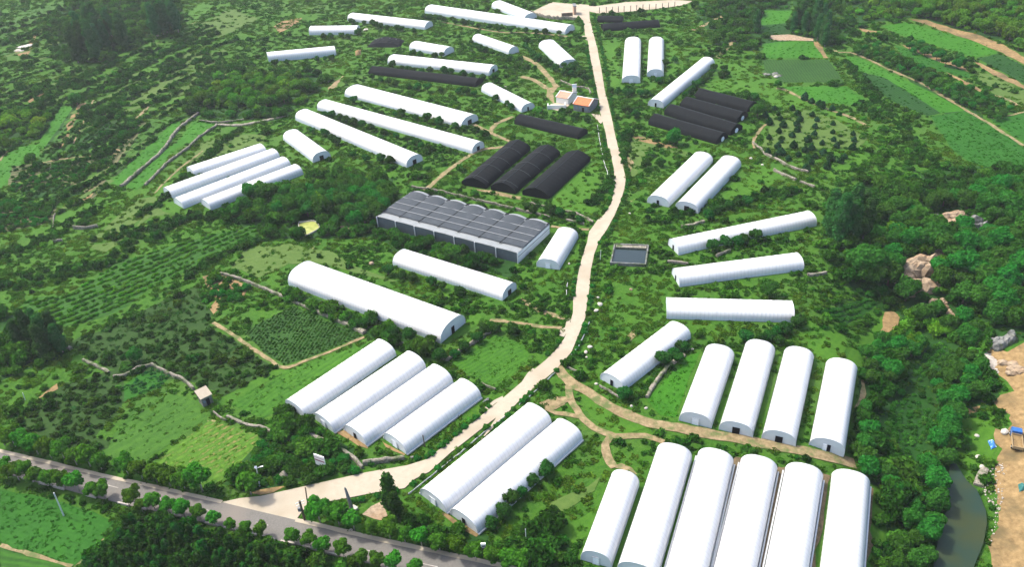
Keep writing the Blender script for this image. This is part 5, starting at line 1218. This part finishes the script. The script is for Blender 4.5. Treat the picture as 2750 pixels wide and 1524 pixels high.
area('conifer', 'B4 0,20 200,0 700,0 900,80 700,140 500,200 430,190 200,110', 14, .9, 1.5, 'dark conifer at the lower edge of the pale clearing', 'conifer', 'conifers below the pale clearing', 9, 1.2, 3.2, ex=False)
area('conifer', 'A4 340,900 480,960 560,990 680,1040 500,1000', 6, 1.0, 1.4, 'small round conifer on the path bank below the top right field', 'conifer', 'conifers on the path bank', 10, 1.2, 3.0, ex=False)
area('shrub', 'B1 2000,1235 2130,1220 2390,1330 2330,1424 C1 2300,10 2110,10 B1 2060,1400', 16, .9, 1.5, 'dark shrub on the bare orange soil beside the corn field', 'shrub', 'shrubs on bare orange soil', 11, .8, 2.0, ex=False)
area('shrub', 'B1 250,180 480,160 850,150 830,270 600,350 200,380 60,400', 60, .8, 1.3, 'orchard shrub in the dark plot left of the strip fields', 'shrub', 'orchard shrubs at left', 12, .8, 2.0, ex=False, name='orchard_shrub')
area('shrub', 'B1 0,480 250,460 500,560 420,700 0,780', 50, .8, 1.5, 'dark shrub on the bare patchy slope at the left edge', 'shrub', 'shrubs on patchy slope at left', 13, .8, 2.0, ex=False)
area('broadleaf_tree', 'A4 1300,420 1420,360 1600,420 1750,480 2000,580 1980,650 1700,570 1500,490', 16, .45, .75, 'dark round tree in the row between the upper right terrace fields', 'tree', 'trees between upper right terraces', 14, 2.5, 3.0, ex=False)
area('broadleaf_tree', 'A4 850,480 1100,420 1350,560 1800,800 2150,900 2400,1050 2250,1130 2000,1030 1750,900 1400,720 1150,600', 75, .30, .55, 'dark orchard tree in the band between upper right terraces', 'orchard tree', 'orchard trees between upper right terraces', 15, 1.5, 3.2, ex=False, name='orchard_tree')
area('light_tree', 'A2 0,700 250,740 450,780 520,800 400,900 200,960 0,980 A1 2200,950 1900,1000 1950,880 2250,760', 40, .6, 1.0, 'light green tree in the wood clump left of the stacked greenhouses', 'tree', 'trees of the left wood clump', 16, 3, 3.6, name='broadleaf_tree')
area('broadleaf_tree', 'B2 180,420 420,380 640,320 900,280 1180,330 1300,440 1160,600 900,690 600,700 350,650 150,560', 48, .6, 1.05, 'green tree in the wood left of the shade net hall', 'tree', 'trees left of the shade net hall', 17, 3, 3.6)
area('broadleaf_tree', 'B4 1150,560 1500,480 1950,420 2300,300 2499,280 2560,900 2499,1424 C4 2499,300 2200,330 2000,480 1750,300 1400,100 B4 1200,1300 1250,900', 85, .65, 1.15, 'dark green tree in the wooded gully at the right edge', 'tree', 'trees of the wooded gully', 18, 3, 4.2)
area('broadleaf_tree', 'C4 1000,500 1150,330 1400,250 1700,440 1500,520 1300,760 1050,800 D4 1000,150 950,300 1100,420 1300,560 1250,640 1000,480 C4 980,900', 36, .45, .8, 'tree on the near slope of the gully beside the tunnels', 'tree', 'trees on the near slope of the gully', 19, 3, 3.0)
area('broadleaf_tree', 'C4 1650,760 1900,500 2100,560 2150,800 1900,1030 1780,1200 D4 1800,300 1830,480 1750,700 1830,900 1750,1100 1600,1424 1250,1424 1300,1100 1500,800 1400,560 1560,420 1600,100', 58, .5, .85, 'green tree along the stream bank at the lower right', 'tree', 'trees along the stream', 20, 3, 3.0)
area('light_tree', 'A4 1300,60 1600,0 2100,-60 2700,-60 2700,380 2499,480 2300,380 2050,280 1800,230 1500,140', 70, .7, 1.1, 'sunlit green tree in the wood along the top right edge', 'tree', 'trees of the top right wood', 21, 3.5, 4.6, name='broadleaf_tree')
area('slim_tree', 'D1 1240,960 1330,980 1850,1080 2200,1150 2499,1250 D2 150,1290 420,1370 700,1470 900,1600 -300,1750 D1 760,1440 900,1330 1080,1180', 150, .55, .9, 'slim dark green young tree in the dense plantation below the road', 'young tree', 'young trees of the plantation below the road', 22, 3, 1.5)
area('shrub', 'D2 0,90 330,120 700,310 960,490 900,580 300,660 40,640 D1 2380,560 2400,300', 60, 1.0, 1.7, 'dark green shrub in the triangle between lane and lower wall', 'shrub', 'shrubs in the triangle by the lane', 23, .8, 2.2)
# clipped shrubs lining the lane
for k, (s, lab) in enumerate([('A3 560,160 590,240 605,300', 'upper left'), ('A3 690,130 740,300 770,450 800,600 830,760 850,900 880,1050 910,1200 940,1330 B3 965,0 1000,150 1030,280 1010,400 975,520 910,660 840,790 770,900', 'right'), ('B3 725,1010 690,1180 665,1424 C3 655,40 630,200 570,360 500,540 350,700', 'lower right'),
   ('A3 620,430 640,560 670,700 700,860 725,960 735,1060', 'left'), ('A3 780,1260 810,1424 B3 830,60 870,200 875,380 840,530 770,640', 'middle left'), ('B3 615,920 560,1070 520,1230 495,1424', 'lower left'),
   ('C3 390,420 320,510 220,610', 'bend left'), ('C3 170,850 0,1000 C2 2460,1030 2130,1400 D2 2260,30 2000,230 1840,360 1640,500 1500,590 1400,690', 'lower right verge'), ('D2 1300,690 1100,740 900,790 600,840', 'verge at the mouth'), ('D2 1700,330 1600,420 1400,440', 'upper verge near the mouth'), ('C2 2260,1050 2090,1170 1800,1400 D2 1990,110 1740,320', 'verge beside the fourth tunnel')]):
    row('shrub', s, 1.9, .55, .95, 'dark clipped shrub lining the cream lane, '+lab+' side', 'shrub', 'shrubs lining the lane '+lab, .35, 300+k, .4, 'hedge_shrub')
print('trees', NTREE[0])

# ------------------------------------------------------------------ uncountable cover: scrub, woodland, grass, crop plants
SRC = bpy.data.collections.new('plant_sources')
def src(name, me):
    o = bpy.data.objects.new(name, me); SRC.objects.link(o); return o
KINDS = []
for s in range(4): KINDS.append(src('a%02d_bush' % s, cmesh('bush', SCRUB, rblobs(rr, 4, .60, .42, .55, .3), 110, .27, .8, 400+s, squash=.8, core=.78, sub=1)))
for s in range(3): KINDS.append(src('b%02d_tuft' % s, cmesh('tuft', SCRUB, [(rr.uniform(-.7, .7), rr.uniform(-.7, .7), .04, rr.uniform(.3, .5)) for _ in range(5)], 60, .26, .9, 410+s, squash=.5, core=.7, sub=1)))
for s in range(3): KINDS.append(src('c%02d_crown' % s, cmesh('canopy', SCRUB, rblobs(rr, 6, .66, .75, .6, .4), 300, .19, .7, 420+s, core=.8, sub=1)))
BUSH, TUFT, CROWN = (0, 4), (4, 3), (7, 3)
def scatter_group():
    ng = bpy.data.node_groups.new('scatter', 'GeometryNodeTree'); ng.interface.new_socket('Geometry', in_out='INPUT', socket_type='NodeSocketGeometry'); ng.interface.new_socket('Geometry', in_out='OUTPUT', socket_type='NodeSocketGeometry')
    i = ng.nodes.new('NodeGroupInput'); o = ng.nodes.new('NodeGroupOutput'); ci = ng.nodes.new('GeometryNodeCollectionInfo'); ci.inputs['Collection'].default_value = SRC; ci.inputs['Separate Children'].default_value = True; ci.inputs['Reset Children'].default_value = True
    ip = ng.nodes.new('GeometryNodeInstanceOnPoints'); ip.inputs['Pick Instance'].default_value = True
    def at(n, t): a = ng.nodes.new('GeometryNodeInputNamedAttribute'); a.data_type = t; a.inputs['Name'].default_value = n; return a.outputs[0]
    ng.links.new(i.outputs[0], ip.inputs['Points']); ng.links.new(ci.outputs[0], ip.inputs['Instance']); ng.links.new(at('pick', 'INT'), ip.inputs['Instance Index'])
    e = ng.nodes.new('FunctionNodeEulerToRotation'); ng.links.new(at('rot', 'FLOAT_VECTOR'), e.inputs[0]); ng.links.new(e.outputs[0], ip.inputs['Rotation']); ng.links.new(at('scl', 'FLOAT_VECTOR'), ip.inputs['Scale']); ng.links.new(ip.outputs[0], o.inputs[0]); return ng
SG = scatter_group()
def scatter(name, x, y, pick, sx, sz, tint, label=None, dz=0.0):
    n = len(x); me = bpy.data.meshes.new(name); me.vertices.add(n); z = H(x, y)+dz
    me.vertices.foreach_set('co', np.stack([x, y, z], -1).astype(np.float32).ravel())
    a = me.attributes.new('pick', 'INT', 'POINT'); a.data.foreach_set('value', pick.astype(np.int32))
    a = me.attributes.new('rot', 'FLOAT_VECTOR', 'POINT'); rot = np.zeros((n, 3), np.float32); rot[:, 2] = RNG.random(n)*6.283; a.data.foreach_set('vector', rot.ravel())
    a = me.attributes.new('scl', 'FLOAT_VECTOR', 'POINT'); a.data.foreach_set('vector', np.stack([sx, sx, sz], -1).astype(np.float32).ravel())
    a = me.attributes.new('tint', 'FLOAT_COLOR', 'POINT'); a.data.foreach_set('color', np.concatenate([tint, np.ones((n, 1))], 1).astype(np.float32).ravel())
    o = put(name, me, SCRUB); md = o.modifiers.new('scatter', 'NODES'); md.node_group = SG; tag(o, None, None, None, 'stuff'); print(name, n); return o
def excl_r(x, y, r):
    m = excluded(x, y); i = np.nonzero(~m)[0]
    for dx, dy in ((1,0),(-1,0),(0,1),(0,-1)):
        m[i] |= excluded(x[i]+r[i]*dx, y[i]+r[i]*dy)
    return m
def excluded(x, y):
    m = np.zeros(x.shape, bool)
    for poly, _ in EXCL:
        lo, hi = poly.min(0), poly.max(0); c = (x > lo[0]) & (x < hi[0]) & (y > lo[1]) & (y < hi[1]) & ~m; idx = np.nonzero(c)[0]
        if len(idx): m[idx] = in_poly(x[idx], y[idx], poly)
    return m
VIEW = np.array([flat(p) for p in ((-160, 1640), (2910, 1640), (2960, -50), (-260, -50))])
def rand_view(n):
    lo, hi = VIEW.min(0), VIEW.max(0); x = RNG.uniform(lo[0], hi[0], n); y = RNG.uniform(lo[1], hi[1], n); k = in_poly(x, y, VIEW); return x[k], y[k]
def tints(n, x, y, a, b, var=.25):
    t = np.clip(fbm(x, y, 9.0, 3)*1.6-.3+RNG.normal(0, .18, n), 0, 1)[:, None]; c = np.array(a)*(1-t)+np.array(b)*t
    c = c*np.exp(RNG.normal(0, var, (n, 1))); c[:, 0] *= np.exp(RNG.normal(0, .14, n)); return c*np.array([.87, 1.03, .97])
ZONE = {}
def zone(name, s): ZONE.setdefault(name, []).append(np.array(gg(s)))
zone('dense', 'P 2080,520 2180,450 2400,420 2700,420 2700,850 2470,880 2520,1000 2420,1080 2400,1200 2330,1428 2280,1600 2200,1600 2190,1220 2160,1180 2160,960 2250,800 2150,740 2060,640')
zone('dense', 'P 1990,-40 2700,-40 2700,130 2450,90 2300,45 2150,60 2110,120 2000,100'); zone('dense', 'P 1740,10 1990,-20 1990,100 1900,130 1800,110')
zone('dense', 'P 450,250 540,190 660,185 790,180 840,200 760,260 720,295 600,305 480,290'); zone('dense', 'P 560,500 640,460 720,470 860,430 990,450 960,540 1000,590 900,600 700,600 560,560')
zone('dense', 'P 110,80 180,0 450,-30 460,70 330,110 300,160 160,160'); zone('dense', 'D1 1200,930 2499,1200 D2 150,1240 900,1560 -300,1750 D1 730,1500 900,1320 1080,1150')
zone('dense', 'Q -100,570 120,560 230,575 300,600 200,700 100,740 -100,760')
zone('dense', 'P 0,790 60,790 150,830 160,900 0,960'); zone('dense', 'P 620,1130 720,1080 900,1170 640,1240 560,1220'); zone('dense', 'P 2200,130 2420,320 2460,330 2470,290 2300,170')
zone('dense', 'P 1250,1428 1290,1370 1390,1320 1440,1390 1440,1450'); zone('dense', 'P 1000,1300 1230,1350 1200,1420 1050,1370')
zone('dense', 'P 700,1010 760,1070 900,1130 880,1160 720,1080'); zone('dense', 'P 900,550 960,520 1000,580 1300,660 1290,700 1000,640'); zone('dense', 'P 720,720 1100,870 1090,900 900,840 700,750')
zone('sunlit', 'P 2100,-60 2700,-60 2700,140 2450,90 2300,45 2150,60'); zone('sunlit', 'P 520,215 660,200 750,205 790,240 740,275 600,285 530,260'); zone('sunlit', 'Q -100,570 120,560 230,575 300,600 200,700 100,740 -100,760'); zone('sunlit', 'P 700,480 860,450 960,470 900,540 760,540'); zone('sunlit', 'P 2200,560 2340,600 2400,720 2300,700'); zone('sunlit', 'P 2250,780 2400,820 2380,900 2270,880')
zone('olive', 'P 200,850 500,720 540,830 640,900 700,925 560,1000 480,960 300,940 170,870'); zone('olive', 'P 130,980 300,930 330,1000 240,1100 380,1110 200,1150 30,1080'); zone('olive', 'P 200,360 290,300 400,330 300,450 250,440')
zone('pale', 'P 350,250 545,155 620,120 500,110 350,200'); zone('pale', 'P 740,180 900,170 850,230 740,260'); zone('pale', 'P 220,540 420,420 480,470 520,560 400,610 280,680 150,640'); zone('pale', 'P 1480,1130 1560,1120 1700,1200 1560,1260 1480,1400 1380,1320')
zone('pale', 'P 1730,180 1900,160 2150,260 2000,290 1900,250 1750,240'); zone('pale', 'P 1480,690 1680,700 1670,800 1480,900'); zone('pale', 'P 600,620 760,600 800,650 700,700 610,690')
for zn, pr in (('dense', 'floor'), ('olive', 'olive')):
    for q in ZONE[zn]: sheet('shaded_floor' if zn == 'dense' else 'scrub_ground', [p for p in q], crop_mat(pr, .6, 2.0), -.19+.22, None, None, 2.0)  # woodland floor painted dark: shade in gaps between crowns put into its colour
def inzone(name, x, y):
    m = np.zeros(x.shape, bool)
    for p in ZONE[name]: m |= in_poly(x, y, p)
    return m
def cover():
    x, y = rand_view(330000); keep = ~excluded(x, y); x, y = x[keep], y[keep]; n = len(x)
    dist = np.hypot(x, y); cl = fbm(x+31, y-12, 17.0, 4); a0, a1 = flat((0, 320)), flat((512, 107)); bd = (a1-a0)/np.linalg.norm(a1-a0); lu = x*bd[0]+y*bd[1]; lv = -x*bd[1]+y*bd[0]; band = fbm(lu/5.0, lv, 11.0, 3); lw = sst((-x-20)/60)*sst((y-150)/60); cl = cl*(1-lw)+(band*.75+cl*.25)*lw; fine = fbm(x-80, y+44, 5.0, 2)
    dn, ol, pl = inzone('dense', x, y), inzone('olive', x, y), inzone('pale', x, y)
    area_w = np.clip(1.25-dist/520, .35, 1)
    pb = np.clip((cl-.42)*3.2, 0, 1)*.75+.06; pb = np.where(pl, pb*.35, pb); pb = np.where(ol, 1.2, pb); pb = np.where(dn, .0, pb)
    thin = np.zeros(n, bool)
    for q in THIN: thin |= in_poly(x, y, q)
    pb = np.where(thin, pb*.25, pb); pb = pb*(1-.78*lw)
    u = RNG.random(n); isb = (u < pb*area_w*.56) & ~dn
    bx, by = x[isb], y[isb]; k = len(bx); s = RNG.lognormal(-.12, .40, k)*np.where(ol[isb], .75, .92)*(1+.0012*np.maximum(0, np.hypot(bx, by)-200)); s = np.clip(s, .35, 2.4)
    ok = ~excl_r(bx, by, s*.75); bx, by, s = bx[ok], by[ok], s[ok]; k = len(bx); isb[np.nonzero(isb)[0][~ok]] = False
    t = tints(k, bx, by, (.024, .084, .009), (.060, .145, .015)); t = np.where(ol[isb][:, None], tints(k, bx, by, (.024, .064, .010), (.050, .100, .016)), t); t = np.where(pl[isb][:, None], t*1.25, t)
    scatter('scrub', bx, by, BUSH[0]+RNG.integers(0, BUSH[1], k), s, s*RNG.uniform(.75, 1.2, k), t)
    isd = dn & (u < .30*area_w); dx, dy = x[isd], y[isd]; k = len(dx); s = np.clip(RNG.lognormal(.35, .42, k), .6, 2.9)
    ok = ~excl_r(dx, dy, s*.9); dx, dy, s = dx[ok], dy[ok], s[ok]; k = len(dx)
    t = tints(k, dx, dy, (.022, .080, .010), (.058, .146, .016), .25)
    far = inzone('sunlit', dx, dy); t[far] = t[far]*np.array([1.9, 1.55, 1.1])  # sunlight on the crowns of these zones put into their tint
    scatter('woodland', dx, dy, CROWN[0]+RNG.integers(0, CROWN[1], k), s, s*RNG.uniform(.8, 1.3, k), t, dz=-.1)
    ist = ~isb & ~isd & (u < (.95*area_w)) & (fine > .30) & ~(thin & (RNG.random(n) > .3)); tx, ty = x[ist], y[ist]; k = len(tx); s = RNG.uniform(.5, 1.1, k)*(1+.0015*np.maximum(0, np.hypot(tx, ty)-150)); ok = ~excl_r(tx, ty, s*.5); tx, ty, s = tx[ok], ty[ok], s[ok]; ist[np.nonzero(ist)[0][~ok]] = False; k = len(tx)
    a = np.where((pl | (cl < .44))[ist][:, None], tints(k, tx, ty, (.041, .096, .008), (.074, .136, .013), .15), tints(k, tx, ty, (.025, .076, .008), (.050, .113, .011), .18)); a = np.where(ol[ist][:, None], tints(k, tx, ty, (.022, .062, .014), (.052, .10, .024), .18), a)
    scatter('grass', tx, ty, TUFT[0]+RNG.integers(0, TUFT[1], k), s, s*RNG.uniform(.6, 1.3, k), a)
cover()
def bands():
    X, Y = [], []
    for s, w in (('P 20,340 130,290 240,230 350,170 480,100', 4), ('P 230,300 270,280 400,190 470,150', 4), ('P 440,470 500,420 560,360 600,330', 3), ('P 360,540 430,490 500,440', 3), ('P 270,600 420,565 520,545 620,555', 5), ('P 150,700 280,660 330,620 450,560', 5),
      ('P 60,250 200,200 300,150', 5), ('P 0,640 80,620 190,560 240,530', 4), ('P 470,700 560,640 640,610', 2.5), ('P 500,215 540,180 640,160', 5), ('P 0,300 90,260 160,230', 5), ('P 130,420 250,395 300,350 330,300', 3), ('P 0,560 70,540 160,490', 4), ('P 0,720 130,700 200,670', 6),
      ('P 2130,160 2230,280 2330,400 2400,430', 4), ('P 2010,140 2120,230 2200,300', 3), ('P 1640,560 1760,530 1900,500 2020,480', 3), ('P 1490,520 1560,420 1580,330', 2), ('P 1720,250 1850,240 1930,270', 2)):
        for p in smooth_line(gg(s), .45):
            o = RNG.normal(0, w*.4, 2); X.append(p[0]+o[0]); Y.append(p[1]+o[1])
    for L in TERR:
        for p in smooth_line(L, 1.0):
            if fbm(p[0:1]+5, p[1:2]-9, 13.0, 2)[0] > .30: o = RNG.normal(0, .7, 2); X.append(p[0]+o[0]); Y.append(p[1]+o[1])
    x, y = np.array(X), np.array(Y); k = ~excluded(x, y); x, y = x[k], y[k]; n = len(x); s = np.clip(RNG.lognormal(.0, .35, n), .5, 2.2)
    scatter('scrub', x, y, BUSH[0]+RNG.integers(0, BUSH[1], n), s, s*RNG.uniform(.8, 1.3, n), tints(n, x, y, (.018, .066, .010), (.042, .112, .015)))
bands()
def field_plants():
    X, Y, T, S = [], [], [], []
    for pts, ang, pr, sp in FIELDS:
        if pr in ('rows', 'orchard', 'corn', 'meadow', 'lush'): continue
        poly = np.array(pts); c = poly.mean(0); d = np.hypot(*c); st = .85 if d < 190 else (1.3 if d < 320 else 2.0); u = np.array([math.cos(ang), math.sin(ang)]); n_ = np.array([-u[1], u[0]]); q = poly-c; U = q@u; V = q@n_
        gu, gv = np.meshgrid(np.arange(U.min(), U.max(), st), np.arange(V.min(), V.max(), max(st, sp))); gu = gu.ravel()+RNG.uniform(-.5, .5, gu.size)*st; gv = gv.ravel()+RNG.normal(0, .22, gv.size)*sp
        x = c[0]+gu*u[0]+gv*n_[0]; y = c[1]+gu*u[1]+gv*n_[1]; k = in_poly(x, y, poly) & (RNG.random(x.size) > .15+.5*(fbm(x, y, 6.0, 2) > .6)); x, y = x[k], y[k]
        a, b = np.array(FIELD[pr][0]), np.array(FIELD[pr][1]); X.append(x); Y.append(y); T.append(tints(len(x), x, y, (a*.6+b*.4)*.86, b*.93, .12)); S.append(RNG.uniform(.35, .6, len(x))*(1 if d < 190 else 1.3))
    x, y, t, s = map(np.concatenate, (X, Y, T, S)); scatter('field_crop', x, y, TUFT[0]+RNG.integers(0, TUFT[1], len(x)), s, s*RNG.uniform(.6, 1.1, len(x)), t)
field_plants()
def crop_rows(name, pts, ang, spacing, plantgap, s0, s1, a, b, pick=BUSH, holes=.08, dz=0.0):
    poly = np.array(pts); c = poly.mean(0); u = np.array([math.cos(ang), math.sin(ang)]); n = np.array([-u[1], u[0]]); q = poly-c; U = q@u; V = q@n
    gu, gv = np.meshgrid(np.arange(U.min(), U.max(), plantgap), np.arange(V.min(), V.max(), spacing)); gu = gu.ravel()+RNG.uniform(-.3, .3, gu.size)*plantgap; gv = gv.ravel()+RNG.normal(0, .10, gv.size)*spacing
    x = c[0]+gu*u[0]+gv*n[0]; y = c[1]+gu*u[1]+gv*n[1]; k = in_poly(x, y, poly) & (RNG.random(x.size) > holes+.35*(fbm(x, y, 7.0, 2) > .68)); x, y = x[k], y[k]; m = len(x); s = RNG.uniform(s0, s1, m)
    scatter(name, x, y, pick[0]+RNG.integers(0, pick[1], m), s, s*RNG.uniform(.7, 1.1, m), tints(m, x, y, a, b, .18), dz=dz)
crop_rows('crop_rows', ROWCROP, ROWANG, 2.7, 1.0, .60, .88, (.038, .135, .010), (.082, .21, .016))
for p_, a_, pr in STRIPS:
    if pr in ('rows', 'orchard', 'dark'): crop_rows('crop_rows', p_, a_, 3.0 if pr != 'dark' else 2.2, 1.5, .5, .95, (.018, .062, .010), (.040, .105, .015), holes=.2)
crop_rows('corn_plants', CORN, CORNANG, .95, .75, .26, .42, (.021, .064, .008), (.046, .108, .013))
for pts, an in PLOTS: crop_rows('corn_plants', pts, an, 1.7, 1.0, .5, .95, (.022, .090, .012), (.055, .160, .022))
for s, rl, sp in (('C1 1180,860 1460,670 1640,760 1540,860 1300,950', 'C1 1200,950 1600,760', 1.3),):
    a_, b_ = gg(rl); crop_rows('vegetables', gg(s), math.atan2(b_[1]-a_[1], b_[0]-a_[0]), sp, .9, .4, .6, (.02, .085, .02), (.05, .16, .05))
# ================================================================== CAMERA, LIGHT
cam = bpy.data.cameras.new('camera'); co = bpy.data.objects.new('camera', cam); COL.objects.link(co)
cam.sensor_width = 36; cam.lens = FPX/2750*36; cam.clip_start = 1; cam.clip_end = 12000
R3 = Vector((1, 0, 0)); DN = Vector((0, -_sp, -_cp)); FW = Vector((0, _cp, -_sp))
right = R3*_cr+DN*_sr; down = R3*-_sr+DN*_cr
mt = Matrix((right, -down, -FW)).transposed().to_4x4(); mt.translation = Vector((0, 0, CAMH)); co.matrix_world = mt
scene.camera = co
sd = Vector((-.62, .34, 0)).normalized(); el = math.radians(54); to_sun = Vector((sd.x*math.cos(el), sd.y*math.cos(el), math.sin(el)))
sun = bpy.data.lights.new('sun', 'SUN'); sun.energy = 2.0; sun.angle = math.radians(5.0); sun.color = (1.0, .955, .88)
so = bpy.data.objects.new('sun', sun); COL.objects.link(so); so.rotation_euler = (-to_sun).to_track_quat('-Z', 'Y').to_euler(); so.location = (0, 0, 200)
w = bpy.data.worlds.new('World'); scene.world = w; w.use_nodes = True; nt = w.node_tree; nt.nodes.clear()
sky = nt.nodes.new('ShaderNodeTexSky'); sky.sky_type = 'NISHITA'; sky.sun_disc = False; sky.dust_density = 4.0; sky.sun_elevation = el; sky.sun_rotation = math.atan2(sd.x, sd.y)
bg = nt.nodes.new('ShaderNodeBackground'); bg.inputs['Strength'].default_value = .15; wo = nt.nodes.new('ShaderNodeOutputWorld')
nt.links.new(sky.outputs[0], bg.inputs[0]); nt.links.new(bg.outputs[0], wo.inputs[0])
# thin even haze of a humid summer morning
hb = MB(); hb.box((0, 0, 62), (8600, 8600, 180)); ho = hb.obj('haze', None); tag(ho, None, None, None, 'stuff')
hm = bpy.data.materials.new('haze'); hm.use_nodes = True; hn = hm.node_tree; hn.nodes.clear(); ho_ = hn.nodes.new('ShaderNodeOutputMaterial')
pv = hn.nodes.new('ShaderNodeVolumePrincipled'); pv.inputs['Color'].default_value = (.90, .95, 1.0, 1); pv.inputs['Density'].default_value = .00010; pv.inputs['Anisotropy'].default_value = .2
hn.links.new(pv.outputs[0], ho_.inputs['Volume']); ho.data.materials.append(hm)
vs = scene.view_settings; vs.view_transform = 'Standard'; vs.look = 'None'; vs.exposure = 1.42; vs.gamma = 1.0
scene.cycles.max_bounces = 6; scene.cycles.diffuse_bounces = 3; scene.cycles.transparent_max_bounces = 4
